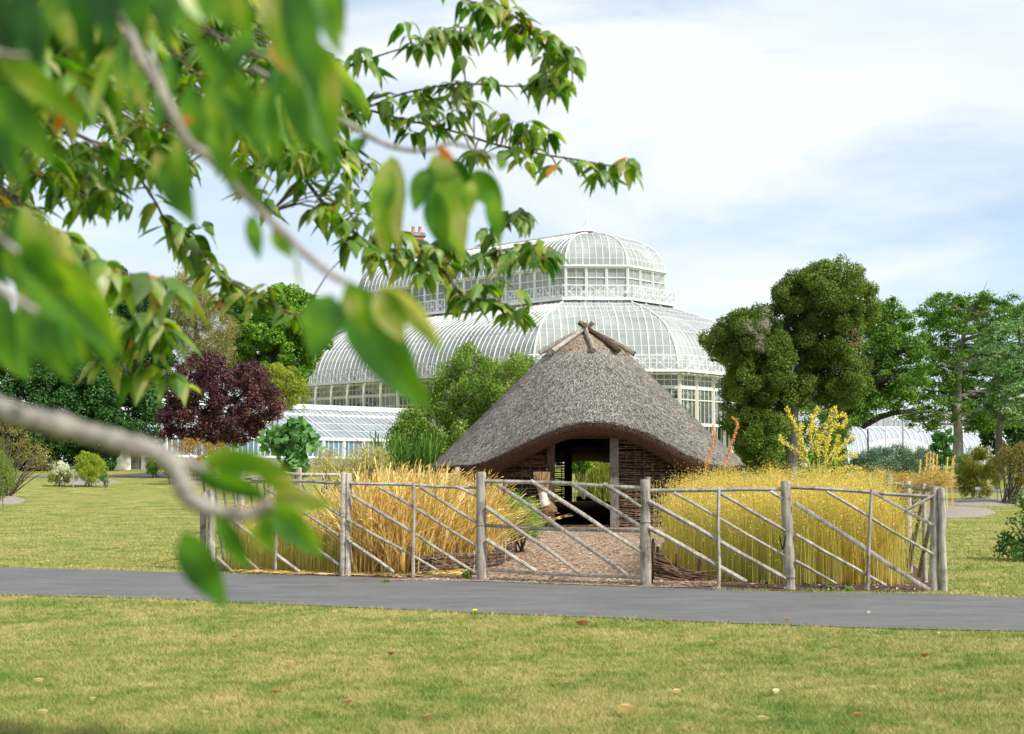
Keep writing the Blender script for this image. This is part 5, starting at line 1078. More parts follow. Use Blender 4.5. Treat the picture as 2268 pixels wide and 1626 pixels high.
spike('seed_spike', 'taller curved dry rust brown seed spike rising from the flax', [(1605, 1032), (1615, 1000), (1626, 965), (1633, 945), (1630, 930), (1620, 924)], 21, .026, mrs, 'seed spike')
mor = foliage('orange_spike', g((.42, .22, .06), (.66, .38, .12), (.78, .55, .22)), .1, .8, .1)
for i, (a_, t_) in enumerate(((2038, 1018), (2052, 1005), (2060, 1000), (2067, 1004), (2075, 1006), (2098, 1012), (2109, 1015), (2112, 1010))):
    spike('orange_flower_spike', 'upright orange flower spike in the row behind the right fence corner', [(a_ - 2, 1052), (a_, (t_ + 1050) / 2), (a_ + 1, t_)], 42, .04, mor, 'flower spike', 'orange spikes behind the right fence corner', .03)
    bpy.data.objects[[q.name for q in bpy.data.objects if q.get('category') == 'flower spike'][-1]]['label'] = ('first', 'second', 'third', 'fourth', 'fifth', 'sixth', 'seventh', 'last')[i] + ' orange flower spike from the left in the row behind the right fence corner'
# small metal plant labels
def marker(x, y0, y1, D, label):
    b0 = base(x, D); o = thing('plant_label', tuple(b0), label, 'plant label'); tp = at(x, y1, D); k = MB(); k.bar(b0, tp, .03); k.build('stake', mlead, o); k = MB(); k.box((tp.x, tp.y, tp.z), (.16, .02, .10)); k.build('plate', mlead, o)
marker(163, 1062, 1042, 58.3, 'grey metal plant label on a stake before the yellow green shrub'); marker(2165, 1100, 1082, 47.6, 'small pale plant label in front of the olive weeping shrub'); marker(2208, 1105, 1080, 47, 'thin plant label stake between the olive and brown shrubs')
# white paper / fleece at the flax foot
x = MB(); c = gp(1795, 1281); V = []; n = 7
for i in range(n):
    for j in range(5): V.append((c.x - .20 + .40 * i / (n - 1) * (1 - .1 * j), c.y - .1 + .06 * j, .03 + .19 * math.sin(j / 4 * 2.2) * (1 - .5 * abs(i / (n - 1) - .4)) + .03 * math.sin(i * 2.3 + j)))
x.add(V, [(i * 5 + j, (i + 1) * 5 + j, (i + 1) * 5 + j + 1, i * 5 + j + 1) for i in range(n - 1) for j in range(4)]); o = x.build('crumpled_sheet', simple('white_fleece', (.55, .55, .54), (.74, .74, .73), 9, .7, .4), None, True)
tag(o, 'crumpled white sheet lying on the soil at the foot of the flax', 'plastic sheet')
# bent iron hook hanging by the right post
hk = MB(); c = onplane(1731, 1196, G['gr'], G['p2']); hk.tube([c + Vector((-.03 + .06 * s, -.06, .05 * abs(math.cos(s * 3.14)) - .10 * math.sin(s * 3.14))) for s in [i / 10 for i in range(11)]], .006, 6); o = hk.build('iron_hook', miron); tag(o, 'bent rusty iron hook hanging beside the flax fence post', 'hook')
# dead leaves on the near lawn
mdl = foliage('dead_leaf', g((.24, .13, .06), (.36, .23, .12), (.48, .37, .21), (.58, .52, .38)), .2, .8, .1)
def litter(x, y, L_, a, lab, grp, col=.5, m=mdl, curl=.3):
    p = gp(x, y); k = MB(); V = []; ca, sa = math.cos(a), math.sin(a)
    for i in range(6):
        s = i / 5 - .5; wd = .24 * L_ * math.sin(math.pi * (i / 5)) ** .7 if 0 < i < 5 else 0.003
        for e in (-1, 0, 1):
            u_, v_ = s * L_, e * wd; V.append((p.x + u_ * ca - v_ * sa, p.y + u_ * sa + v_ * ca, p.z + .018 + abs(e) * wd * curl * 2 + curl * L_ * s * s * 1.2))
    k.add(V, [(3 * i + e, 3 * i + e + 1, 3 * i + e + 4, 3 * i + e + 3) for i in range(5) for e in (0, 1)], col); o = k.build('dead_leaf', m, None, True); tag(o, lab, 'leaf', grp); return o
spots = [(355, 1444), (1290, 1392, 1), (1745, 1380), (1478, 1388), (866, 1458), (742, 1362), (835, 1464), (1138, 1560), (1385, 1590, 1), (1258, 1525), (1545, 1500), (1690, 1608), (205, 1563), (85, 1520), (95, 1592), (1015, 1520), (770, 1568), (455, 1590), (640, 1480), (610, 1545), (1850, 1450), (2080, 1410), (2085, 1540), (1500, 1545), (1925, 1365), (2048, 1462), (320, 1355), (290, 1505), (1155, 1447), (1330, 1460), (950, 1605), (520, 1420), (1720, 1545), (2200, 1500), (1900, 1600)]
ORD = 'first second third fourth fifth sixth seventh eighth ninth tenth eleventh twelfth'.split()
for y0, y1, wh in ((0, 1430, 'just below the path'), (1430, 1500, 'in the upper middle of the near lawn'), (1500, 1555, 'in the lower middle of the near lawn'), (1555, 2000, 'along the bottom of the near lawn')):
    row = sorted(q for q in spots if y0 <= q[1] < y1)
    for i, q in enumerate(row):
        big = len(q) > 2; L_ = .11 if big else random.uniform(.03, .058)
        litter(q[0], q[1], L_, random.uniform(-.9, .9), ORD[i] + ' dry leaf from the left ' + wh, 'dry leaves on the near lawn', random.random() ** 1.2, curl=.9)
mdan = foliage('dandelion_yellow', g((.7, .55, .02), (.85, .70, .03)), 0, .8, .1)
p = gp(1052, 1366); k = MB(); k.tube([p, p + Vector((0, 0, .05))], .003, 5); k.build
o = thing('dandelion', tuple(p), 'single yellow dandelion in the grass below the path', 'flower'); k = MB(); k.tube([p, p + Vector((0, 0, .05))], .003, 5); k.build('stalk', fgrn, o); k = MB(); k.tube([p + Vector((0, 0, .045)), p + Vector((0, 0, .055)), p + Vector((0, 0, .062))], [.008, .022, .014], 10); k.build('flower_head', mdan, o)
# ------------------------------------------------------------------ cherry tree whose branches hang in front of the camera
mleaf, t, b = newmat('cherry_leaf'); b.inputs['Roughness'].default_value = .42; b.inputs['Specular IOR Level'].default_value = .5
lst = [(0, (.012, .060, .006)), (.3, (.036, .138, .008)), (.55, (.090, .235, .011)), (.75, (.18, .33, .02)), (.86, (.27, .37, .05)), (.92, (.36, .40, .15)), (.955, (.42, .44, .20)), (.97, (.50, .26, .03)), (1, (.60, .16, .04))]
c = ramp(t, attr(t), lst)
c = mixc(t, .6, c, ramp(t, noise(t, 30, 4), [(.35, (.72, .75, .7)), (.68, (1.25, 1.18, 1.1))]), 'MULTIPLY')
ge = t.nodes.new('ShaderNodeNewGeometry'); c = mixc(t, ge.outputs['Backfacing'], c, mixc(t, .30, c, (.25, .31, .12)))
t.links.new(c, b.inputs['Base Color'])
tr = t.nodes.new('ShaderNodeBsdfTranslucent'); h = t.nodes.new('ShaderNodeMix'); h.data_type = 'RGBA'; h.blend_type = 'MULTIPLY'; h.inputs[0].default_value = 1; h.inputs[7].default_value = (2.3, 2.1, .7, 1); h.clamp_result = False
t.links.new(c, h.inputs[6]); t.links.new(h.outputs[2], tr.inputs[0]); mx = t.nodes.new('ShaderNodeMixShader'); mx.inputs[0].default_value = .42
t.links.new(b.outputs[0], mx.inputs[1]); t.links.new(tr.outputs[0], mx.inputs[2]); t.links.new(mx.outputs[0], t.nodes['Material Output'].inputs[0])
mcb = simple('cherry_bark', (.12, .10, .085), (.40, .365, .32), 55, .7, .5, (1, 1, 1), lo=.3, hi=.62)
mct = simple('cherry_twig', (.035, .022, .018), (.15, .115, .09), 70, .7, .4)
mpet = simple('petiole', (.28, .07, .04), (.36, .20, .07), 20, .6)
TRX = Vector((-3.3, 3.4, 0))
ct = thing('cherry_tree', tuple(TRX), 'leafy cherry tree whose blurred branches hang across the upper left of the view', 'tree')
NS_ = 8
def leaf(mb, P0, P1, P2, wd, side, col, fold=.25, serr=True):
    """P0 base, P1 control, P2 tip"""
    V = []; 
    for i in range(NS_ + 1):
        s = i / NS_; p = P0 * ((1 - s) ** 2) + P1 * (2 * s * (1 - s)) + P2 * (s * s); tg = ((P1 - P0) * (1 - s) + (P2 - P1) * s)
        tg = tg.normalized() if tg.length > 1e-9 else Vector((0, 0, -1)); sd = side - tg * side.dot(tg); sd = sd.normalized() if sd.length > 1e-6 else Vector((1, 0, 0)); nn = sd.cross(tg)
        w_ = wd * .5 * (math.sin(math.pi * min(1, s ** .80)) ** .85 if 0 < s < 1 else 0) * (1 - .25 * s ** 3) + wd * .01
        V += [p - sd * w_ + nn * (w_ * fold), p, p + sd * w_ + nn * (w_ * fold)]
    F = []
    for i in range(NS_): F += [(3 * i, 3 * i + 1, 3 * i + 4, 3 * i + 3), (3 * i + 1, 3 * i + 2, 3 * i + 5, 3 * i + 4)]
    mb.add(V, F, col); sg = random.choice((-1, 1)); ph_ = random.random() * 9
    for i in range(NS_ + 1):
        for e in (-1, 0, 1): mb.a[-len(V) + 3 * i + e + 1] = col if col > .955 else max(0, min(.94, col + .14 * e * sg + (.10 if e == 0 else 0) + .12 * math.sin(i * 1.1 + ph_) + (.06 if i == 0 else 0)))  # one half lighter: fold shading put into the colour, with midrib and streak tones
CR, CU, CF = Vector((1, 0, 0)), Vector((0, -SP, CP)), Vector((0, CP, SP))
def rcol(): 
    r = random.random()
    return random.uniform(.05, .80) if r < .84 else random.uniform(.80, .95) if r < .987 else random.uniform(.965, 1.0)
ALLQ = []
class Branch:
    def __init__(s, name='branch'): s.m = mcb; s.ws = []; s.w = MB(); s.l = MB(); s.p = MB()
    def wood(s, pts, D, rpx0, rpx1=None, n=7, nodes=True):
        """pts in picture coords; D one depth or a list"""
        k = len(pts); Ds = D if isinstance(D, (list, tuple)) else [D] * k
        P = [at(x, y, d) for (x, y), d in zip(pts, Ds)]; Q = []; R = []
        for i in range(k - 1):
            a0, a1, a2, a3 = P[max(i - 1, 0)], P[i], P[i + 1], P[min(i + 2, k - 1)]
            for j in range(5):
                u = j / 5; q = .5 * ((2 * a1) + (a2 - a0) * u + (2 * a0 - 5 * a1 + 4 * a2 - a3) * u * u + (3 * a1 - a0 - 3 * a2 + a3) * u ** 3); Q.append(q)
        Q.append(P[-1]); m = len(Q); r0 = rpx0 * Ds[0] / FD; r1 = (rpx1 or rpx0 * .6) * Ds[-1] / FD
        for i, q in enumerate(Q):
            f = i / (m - 1); R.append((r0 + (r1 - r0) * f) * (1 + (.16 * mnoise.noise(q * 40)) + (.22 if (i % 6 == 3 and nodes) else 0)))
        s.w.tube(Q, R, n, .06); ALLQ.extend(Q if Ds[0] > 3 else []); s.ws.append(s.w); s.w = MB(); return Q
    def hang(s, P, n, L_, D=None, spread=1.0, wr=.43, out_=None, col=None, droop=1.0, pet=True):
        for i in range(n):
            an = random.uniform(0, 2 * math.pi); o = Vector((math.cos(an), math.sin(an), 0)) * spread
            if out_: o = (o + Vector((out_, 0, 0))).normalized() * spread
            l_ = L_ * random.uniform(.6, 1.12); pl = L_ * random.uniform(.15, .42); up = random.uniform(-.2, .5)
            b0 = P + (o * .55 + Vector((0, 0, up))) * pl; dr = random.uniform(.35, 1.1) * droop
            c1 = b0 + o * l_ * .35 + Vector((0, 0, .10 - .10 * dr)) * l_; c2 = b0 + (o * random.uniform(.30, .95) + Vector((0, 0, -dr))).normalized() * l_
            sd = Vector((-math.sin(an), math.cos(an), 0)) + Vector((random.uniform(-.5, .5), random.uniform(-.5, .5), random.uniform(-.3, .3)))
            leaf(s.l, b0, c1, c2, l_ * wr * random.uniform(.8, 1.15), sd, rcol() if col is None else col, random.uniform(.1, .6))
            if pet: s.p.tube([P, P.lerp(b0, .5) + Vector((0, 0, .003)), b0], [L_ * .010, L_ * .008, L_ * .008], 4, cap=False)
    def big(s, a, b_, wpx, D, col, bow=0.0, roll=0.0, dz=0.0, ctrl=None):
        """a leaf drawn from base a to tip b_ (picture coords)"""
        P0, P2 = at(*a, D), at(*b_, D + dz); ax = (P2 - P0); pr = CF.cross(ax).normalized(); P1 = P0.lerp(P2, .5) + pr * (bow * ax.length) - CF * (.06 * ax.length)
        sd = pr * math.cos(roll) + CF * math.sin(roll); leaf(s.l, P0, P1, P2, wpx * D / FD * 1.02, sd, col if col > .88 else min(.90, col + random.uniform(-.18, .14)), random.uniform(.15, .55))
    def done(s, name='branch'):
        if not s.ws: s.ws = [s.w]
        elif s.w.v: s.ws[0].add(s.w.v, s.w.f)
        o = s.ws[0].build(name, s.m, ct, True)
        for x_ in s.ws[1:]: x_.build(name, s.m, ct, True)
        if s.l.v: s.l.build('leaves', mleaf, o, True)
        if s.p.v: s.p.build('petioles', mpet, o)
        return o
# --- very near branch across the lower left
B = Branch(); D = 1.08
B.wood([(-420, 700), (-200, 830), (0, 908), (130, 942), (280, 985), (363, 1010), (398, 1058), (415, 1100), (461, 1126), (535, 1141), (584, 1126), (597, 1112)], [1.3, 1.15] + [D] * 10, 24, 13, 10)
B.wood([(395, 1020), (425, 1030), (455, 1042)], D, 11, 9)
B.wood([(590, 1120), (603, 1112)], D - .02, 12, 9)
for a, b_, w_, c_, bow, r in (((440, 1026), (652, 1052), 66, .62, -.20, .35), ((424, 1050), (600, 1112), 50, .40, -.10, .5), ((470, 1058), (606, 1118), 46, .80, -.12, .2), ((596, 1105), (745, 1124), 58, .82, -.14, .3), ((596, 1118), (716, 1236), 72, .50, -.10, .2), ((590, 1128), (606, 1236), 50, .66, .05, .5), ((540, 1138), (590, 1225), 34, .84, .06, .9), ((478, 1138), (556, 1272), 54, .46, -.06, .3), ((404, 1176), (506, 1345), 84, .50, .03, .1), ((560, 1020), (672, 1110), 60, .70, -.1, .4), ((480, 1165), (560, 1245), 34, .93, .06, .9)):
    B.big(a, b_, w_, D + random.uniform(-.02, .04), c_, bow, r)
B.done()
# --- near branch running down through the middle
B = Branch(); D = 1.22
B.wood([(150, -160), (241, -30), (281, 56), (311, 131), (341, 176), (372, 231), (398, 281), (424, 322), (459, 346), (503, 390), (564, 455), (604, 492), (644, 531), (690, 574), (730, 605), (762, 624)], D, 13, 8, 9)
B.wood([(372, 225), (345, 150), (330, 115)], D, 8, 6)
for a, b_, w_, c_, bow, r in (((768, 622), (955, 912), 118, .52, .06, .1), ((772, 620), (812, 742), 52, .68, .0, .5), ((842, 634), (985, 790), 56, .90, -.16, .5), ((850, 640), (960, 740), 60, .45, -.1, .2), ((735, 652), (692, 792), 96, .56, .02, .0), ((840, 636), (895, 760), 74, .74, -.04, .3), ((556, 474), (575, 578), 40, .60, .0, .1), ((604, 505), (652, 575), 40, .55, -.04, .3), ((660, 560), (668, 646), 16, .92, .03, .9), ((503, 372), (590, 462), 62, .45, -.05, .3), ((341, 338), (404, 462), 52, .945, -.05, .3), ((365, 350), (432, 500), 74, .58, -.02, .2), ((400, 290), (418, 470), 54, .50, .03, .4), ((300, 120), (340, 290), 40, .86, .04, .5), ((262, 100), (300, 275), 44, .60, .05, .6), ((318, 145), (305, 220), 40, .94, .02, .3), ((420, 190), (455, 350), 66, .54, .0, .2), ((470, 250), (520, 420), 62, .60, -.03, .3)):
    B.big(a, b_, w_, D + random.uniform(-.05, .08), c_, bow, r)
B.big((420, 258), (412, 278), 20, D, 1.0)
B.done()
# --- long leaves coming down from above
B = Branch(); D = 1.02
B.wood([(420, -260), (540, -120), (640, -60), (740, -50)], D, 10, 6); B.wood([(200, -300), (330, -120), (400, -10), (455, 50)], [1.1] * 4, 9, 6); B.wood([(560, -40), (610, 30), (600, 92)], D + .15, 4, 3)
for a, b_, w_, c_, bow, r in (((575, -70), (660, 190), 74, .76, -.03, .3), ((640, -60), (706, 235), 84, .50, -.02, .2), ((705, -60), (756, 130), 62, .56, .0, .2), ((740, -60), (762, 80), 40, .60, .0, .2), ((668, 120), (742, 345), 92, .58, .04, .1), ((706, 90), (752, 305), 70, .66, .0, .3), ((640, 150), (688, 340), 66, .40, .02, .4), ((600, 92), (650, 178), 36, .97, -.08, .3), ((565, 72), (478, 205), 62, .25, .06, .3), ((440, 92), (545, 240), 66, .62, -.06, .2), ((455, 50), (395, -60), 50, .60, 0, .2), ((470, -60), (520, 75), 76, .55, .02, .3), ((400, -50), (440, 110), 78, .48, .0, .2), ((350, -60), (380, 130), 60, .35, .0, .5), ((395, 0), (432, 62), 46, .93, .05, .4), ((505, -60), (560, 100), 60, .64, -.05, .3), ((520, 150), (570, 330), 70, .44, .02, .3), ((470, 170), (500, 330), 60, .60, .0, .4), ((590, 190), (622, 370), 66, .58, .02, .3)):
    B.big(a, b_, w_, D + random.uniform(-.02, .22), c_, bow, r)
B.done()
# --- far left near leaves
B = Branch(); D = 1.0
B.wood([(-300, 60), (-120, 90), (0, 118), (60, 125)], D, 11, 7); B.wood([(-200, 560), (-60, 610), (20, 655), (82, 690)], D, 12, 7); B.wood([(-160, 440), (-40, 500), (40, 560)], D, 10, 6); B.wood([(30, 70), (60, 95), (105, 112)], 2.4, 11, 10)
for a, b_, w_, c_, bow, r in (((-10, 130), (196, 290), 70, .62, -.12, .3), ((-30, 190), (130, 370), 92, .45, -.08, .2), ((-20, 240), (60, 420), 74, .30, -.04, .4), ((-40, -40), (40, 130), 110, .02, .0, .3), ((50, -50), (90, 150), 90, .05, .0, .3), ((120, -40), (150, 110), 60, .62, .0, .4), ((170, -60), (200, 130), 84, .12, .0, .3), ((230, -50), (250, 120), 70, .10, .0, .2), ((140, 30), (165, 110), 40, .86, 0, .4), ((290, -50), (320, 90), 74, .40, .0, .2), ((40, 560), (272, 790), 118, .52, -.08, .2), ((84, 655), (158, 850), 84, .56, .03, .3), ((0, 560), (190, 700), 90, .40, -.12, .3), ((-40, 600), (44, 838), 104, .48, .05, .2), ((120, 580), (250, 700), 66, .74, -.1, .4), ((90, 690), (118, 830), 60, .44, .05, .5), ((-40, 520), (60, 640), 90, .22, -.1, .2), ((150, 700), (196, 820), 54, .60, .03, .3), ((200, 640), (268, 770), 60, .62, -.05, .4), ((40, 540), (150, 640), 80, .60, -.1, .4)):
    B.big(a, b_, w_, D + random.uniform(-.02, .15), c_, bow, r)
B.done()
# more of the same near foliage, hanging steeply in the corner
B = Branch()
for x_, y_, ds in inpts([(-60, -60), (560, -60), (560, 60), (500, 190), (330, 240), (180, 300), (60, 330), (-60, 300)], 11, 5):
    d_ = rng.uniform(1.0, 1.9); L_ = rng.uniform(.075, .11) / d_ * FD; an = rng.normal(.12, .28); B.big((x_, y_ - L_ * .5), (x_ + L_ * math.sin(an), y_ + L_ * .5 * math.cos(an)), L_ * rng.uniform(.20, .34), d_, random.uniform(.02, .8) if random.random() < .85 else random.uniform(.8, .95), rng.normal(0, .06), random.uniform(0, .6))
for x_, y_, ds in inpts([(430, 200), (760, 180), (740, 300), (690, 350), (560, 330), (470, 330)], 12, 5):
    d_ = rng.uniform(1.2, 2.4); L_ = rng.uniform(.075, .11) / d_ * FD; an = rng.normal(.12, .28); B.big((x_, y_ - L_ * .5), (x_ + L_ * math.sin(an), y_ + L_ * .5 * math.cos(an)), L_ * rng.uniform(.26, .38), d_, random.uniform(.3, .8), rng.normal(0, .06), random.uniform(0, .6))
for x_, y_, ds in inpts([(-60, 560), (120, 560), (270, 700), (300, 790), (180, 800), (60, 800), (-60, 800)], 22, 5):
    d_ = rng.uniform(1.1, 2.2); L_ = rng.uniform(.075, .105) / d_ * FD; an = rng.normal(.5, .35); B.big((x_ - L_ * .5 * math.sin(an), y_ - L_ * .5), (x_ + L_ * .5 * math.sin(an), y_ + L_ * .5 * math.cos(an)), L_ * rng.uniform(.26, .4), d_, random.uniform(.2, .85), rng.normal(-.05, .06), random.uniform(0, .6))
B.wood([(-200, 380), (-60, 500), (60, 610), (130, 690)], 1.5, 6, 3); B.done()
# --- half-near group hanging in the centre
B = Branch(); D = 1.75
B.wood([(560, 150), (680, 220), (801, 292), (861, 322), (905, 332), (950, 332), (975, 322), (1010, 318), (1090, 345), (1118, 352)], D, 7, 3.5)
for a, b_, w_, c_, bow, r in (((868, 345), (850, 575), 82, .60, .0, .1), ((880, 350), (884, 562), 46, .935, .03, .4), ((866, 380), (838, 500), 56, .52, .05, .2), ((962, 340), (1026, 575), 92, .64, -.02, .1), ((975, 345), (1010, 480), 62, .84, -.02, .4), ((952, 372), (918, 470), 54, .50, .04, .2), ((1000, 352), (1040, 450), 60, .30, -.03, .3), ((1036, 384), (1114, 468), 66, .70, -.10, .2), ((1085, 420), (1106, 545), 42, .70, -.04, .2), ((1042, 400), (1040, 482), 40, .72, .03, .3), ((960, 420), (990, 560), 60, .58, .02, .3), ((968, 325), (1008, 356), 22, .99, .0, .4), ((790, 305), (800, 335), 46, .46, .05, .1), ((1118, 350), (1106, 378), 24, .66, 0, .2)):
    B.big(a, b_, w_, D + random.uniform(-.06, .08), c_, bow, r)
B.done()
# --- sharper branches four to six metres away
def spray(pts, D, r0, nodes, L_=.105, n=5, r1=None, name='branch', twig=True, mat=None):
    B = Branch(); B.m = mct; r0 *= .72; Q = B.wood(pts, D, r0, r1); m = len(Q)
    for k_ in nodes:
        if isinstance(k_, tuple):
            f, dx, dy, nn_ = k_; q0 = Q[min(m - 1, int(f * (m - 1)))]; sc_ = q0.y / FD; q = q0 + CR * (dx * sc_) - CU * (dy * sc_); B.w.tube([q0, q0.lerp(q, .5) + Vector((0, 0, .01)), q], [r0 * .5 * sc_ * .7, .0035, .0025], 5, cap=False); B.hang(q, nn_ + (1 if D > 4 else 0), L_)
        else: q = Q[min(m - 1, int(k_ * (m - 1)))]; B.hang(q + Vector((0, 0, -.004)), n, L_)
    for f_ in np.arange(.06, 1, .055): B.hang(Q[min(m - 1, int(f_ * (m - 1)))], int(rng.integers(0, 4 if D > 4.5 else 2)), L_ * .95, spread=.8, droop=random.uniform(.3, 1.0))
    return B
def auto(step, lo=0.0): return [i / step for i in range(int(lo * step), step + 1)]
D = 5.0
for pts, r0, nodes, dd in (
    ([(690, 190), (740, 210), (776, 230), (882, 262), (960, 279), (1038, 301), (1090, 318), (1140, 330), (1214, 344), (1284, 355), (1350, 367), (1392, 368)], 4.5, [.08, .16, .25, (.30, 10, 25, 5), .38, (.44, 20, 40, 4), (.5, -10, 30, 5), (.68, 5, -45, 6), (.68, 30, -40, 5), (.66, 10, 20, 5), (.73, 20, 25, 5), (.77, 15, 10, 4), (.87, 20, 28, 7), (.985, 10, -12, 5), 1.0], 0),
    ([(700, 330), (740, 280), (776, 254), (835, 230), (882, 211), (929, 199), (999, 187), (1077, 187), (1128, 191), (1194, 187), (1225, 172)], 4, [.2, .35, (.40, -40, 0, 5), (.5, 5, 20, 5), (.58, 5, 30, 6), (.62, 10, 10, 6), (.68, 20, -12, 5), (.97, 8, 0, 6), 1.0, (1.0, 25, 5, 5)], 0),
    ([(660, 190), (720, 165), (784, 144), (835, 125), (901, 105), (944, 98), (968, 74), (1010, 60), (1058, 68)], 3.5, [(.25, 20, -30, 3), (.3, 10, 10, 3), (.66, 5, -10, 6), (.74, 10, -8, 7), (.8, 5, 0, 6), (.85, 15, 20, 5), (.95, 20, 10, 4), 1.0], 0),
    ([(900, -140), (960, -60), (1020, -10), (1060, 10), (1110, 22), (1147, 43), (1194, 74), (1229, 86), (1262, 108)], 4, [(.45, 0, 0, 6), (.52, 20, 5, 7), (.60, 10, 10, 7), (.64, 10, 20, 6), (.7, -6, 30, 5), (.86, -10, 10, 5), (.93, 0, 15, 4), (.95, 20, 30, 6), (1.0, -5, 30, 6), 1.0], -.3),
    ([(1194, 187), (1225, 140), (1236, 100)], 2, [.2, .5, .8], 0),
    ([(560, 300), (620, 340), (664, 383), (715, 449), (761, 496), (816, 539), (843, 554), (901, 578), (937, 586), (980, 600), (1010, 640), (1040, 662), (1095, 668), (1140, 690), (1170, 680)], 7, [.06, .12, .18, (.22, -20, 20, 5), .27, (.3, 0, 35, 5), .34, (.37, 10, 35, 6), .42, (.47, 15, -10, 5), .53, (.57, 10, 20, 5), .62, (.66, 5, -25, 5), .7, (.74, 15, 15, 6), .78, .83, .88, (.9, 10, 10, 5), .94, .98], 0),
    ([(937, 584), (962, 555), (985, 535), (1000, 548)], 3, [.3, .6, (.9, 10, 5, 4)], .1),
    ([(990, 602), (1030, 580), (1058, 568), (1116, 554), (1175, 543), (1205, 552)], 3.5, [.15, .3, .45, (.5, 0, 12, 5), .65, .8, (.85, 10, 10, 5), 1.0, (1.0, 5, 15, 4)], .1),
    ([(1075, 560), (1110, 500), (1140, 470), (1165, 478)], 2.5, [(.3, -20, 0, 4), .6, .85, (1.0, 0, 0, 5)], .1),
    ([(720, 270), (749, 312), (796, 351), (843, 394), (862, 410)], 3.5, [0, .12, .25, (.35, 0, 15, 5), (.45, -20, 0, 5)], -.1),
    ([(40, 300), (113, 344), (176, 363), (215, 395), (245, 430)], 4, [0, .15, .3, .5, .7, .9], -1.2),
    ([(200, 330), (289, 375), (340, 441), (363, 484), (390, 515), (430, 531), (453, 578), (488, 613), (539, 642), (586, 669), (640, 692), (668, 698)], 4.5, [0, .1, .2, .26, .32, (.36, 10, -10, 5), .4, (.42, 30, -18, 4), .47, .52, (.55, 20, 10, 5), .6, .66, .75, .8, (.85, 0, -35, 4), .9, .97], -.6),
    ([(470, 690), (500, 640), (520, 620)], 2, [.9], -.5),
    ([(560, 420), (600, 470)], 3, [], -.5),
    ([(130, 560), (210, 580), (235, 600), (300, 608), (352, 622), (380, 640)], 3, [.3, (.42, -10, -18, 3), .55, .75, (.85, 0, -10, 4), 1.0], -2.0),
    ([(150, 720), (211, 790), (254, 814), (312, 841), (371, 857), (430, 847)], 4, [.15, .3, (.35, 20, -50, 6), (.45, 30, -90, 6), (.5, 60, -120, 7), (.55, 60, -80, 6), (.6, 20, -30, 5), (.55, 40, -60, 5), (.85, 0, -25, 4)], -1.5),
    ([(180, 640), (235, 700), (280, 720), (330, 700), (360, 715)], 3, [.3, .5, .7, .85, 1.0, (.9, 10, 20, 6)], -1.6),
    ([(20, 480), (90, 500), (140, 520), (165, 545)], 3.5, [.2, .45, .7, .95, (1.0, -10, 20, 5)], -1.5)):
    spray(pts, D + dd, r0, nodes).done()
# fill of leafy twigs in the upper left mass
for (poly, cnt, d0, d1) in (([(-40, -40), (575, -40), (600, 40), (770, 130), (770, 250), (735, 330), (700, 385), (620, 370), (560, 320), (470, 300), (430, 370), (360, 400), (300, 390), (240, 375), (170, 390), (100, 400), (20, 440), (-40, 450)], 330, 3.4, 5.8),
                            ([(-40, 430), (20, 420), (80, 440), (70, 500), (20, 540), (-40, 560)], 22, 3.2, 4.5), ([(-40, -40), (330, -40), (300, 120), (150, 210), (-40, 250)], 90, 2.0, 4.2)):
    B = Branch()
    for x_, y_, ds in inpts(poly, cnt, 10):
        d_ = rng.uniform(d0, d1); q = at(x_, y_, d_); B.hang(q, int(rng.integers(5, 9)), .10)
        v = Vector((-.22 - .1 * random.random(), random.uniform(-.05, .15), .10 + .12 * random.random())); B.w.tube([q + v, q + v * .5 + Vector((0, 0, .012)), q, q + Vector((.03, 0, -.008))], [.0035, .003, .0025, .0015], 5, cap=False)
    B.m = mct; B.done('twigs')
B = Branch()
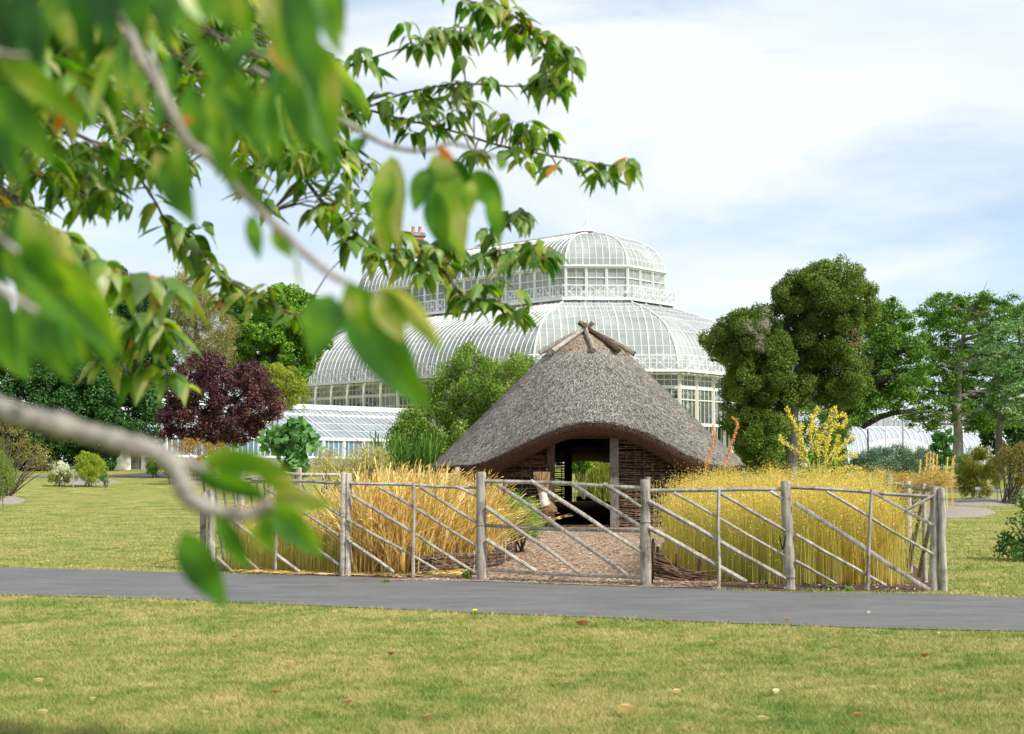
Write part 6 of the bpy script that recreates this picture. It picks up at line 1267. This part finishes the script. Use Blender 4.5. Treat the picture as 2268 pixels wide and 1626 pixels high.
for poly, cnt, d0, d1 in (([(470, 330), (760, 230), (780, 380), (840, 520), (760, 520), (680, 420), (560, 420)], 62, 4.2, 5.6), ([(0, 430), (240, 400), (330, 430), (280, 480), (120, 470)], 26, 4, 5.4), ([(930, 560), (1200, 545), (1210, 600), (1130, 690), (1010, 680), (940, 620)], 17, 4.8, 5.2),
                          ([(1060, -20), (1180, 20), (1150, 110), (1040, 90)], 9, 4.6, 4.9), ([(880, 60), (1040, 80), (1060, 150), (900, 130)], 10, 4.8, 5.1), ([(1190, 120), (1290, 120), (1290, 220), (1200, 260)], 8, 4.6, 5), ([(1090, 240), (1230, 300), (1180, 390), (1080, 340)], 10, 4.8, 5.1), ([(780, 460), (880, 500), (960, 590), (960, 630), (860, 560)], 12, 4.8, 5.2), ([(860, 200), (1060, 190), (1060, 290), (900, 280)], 12, 4.8, 5.1)):
    for x_, y_, ds in inpts(poly, cnt, 6):
        q = at(x_, y_ - 14, rng.uniform(d0, d1)); nq = min(ALLQ, key=lambda z_: (z_ - q).length)
        if (nq - q).length > .3: q = nq.lerp(q, .3 / (nq - q).length)
        B.hang(q, int(rng.integers(3, 6)), .10); nq = min(ALLQ, key=lambda z_: (z_ - q).length); B.w.tube([nq, nq.lerp(q, .5) + Vector((0, 0, .08 * (q - nq).length)), q], [.003, .0025, .0015], 4, cap=False)
B.m = mct; B.done('twigs')
# trunk and limbs outside the frame at the left
trunk(ct, [TRX + Vector((0, 0, -.2)), TRX + Vector((.05, 0, 1.2)), TRX + Vector((.0, -.1, 2.2)), TRX + Vector((.1, -.3, 3.4)), TRX + Vector((.2, -.4, 4.6))], [.22, .17, .15, .11, .07], mcb)
for (x_, y_, d_), h0, r0, r1 in (((-420, 700, 1.3), 1.7, .07, .011), ((150, -160, 1.22), 3.0, .07, .008), ((420, -260, 1.02), 3.2, .06, .005), ((-300, 60, 1.0), 2.2, .06, .005), ((-200, 560, 1.0), 1.9, .05, .005), ((560, -60, 5.0), 3.4, .07, .03), ((-60, 200, 4.4), 2.4, .07, .03), ((-80, 420, 3.2), 2.1, .05, .02), ((900, -140, 4.7), 4.0, .05, .01)):
    e = at(x_, y_, d_); s0 = TRX + Vector((.05, -.1, h0)); m_ = s0.lerp(e, .5) + Vector((0, 0, .15 * (e - s0).length)); mb = MB()
    mb.tube([s0.lerp(m_, s).lerp(m_.lerp(e, s), s) for s in [i / 10 for i in range(11)]], [r0 + (r1 - r0) * i / 10 for i in range(11)], 8, .06); mb.build('limb', mcb, ct, True)
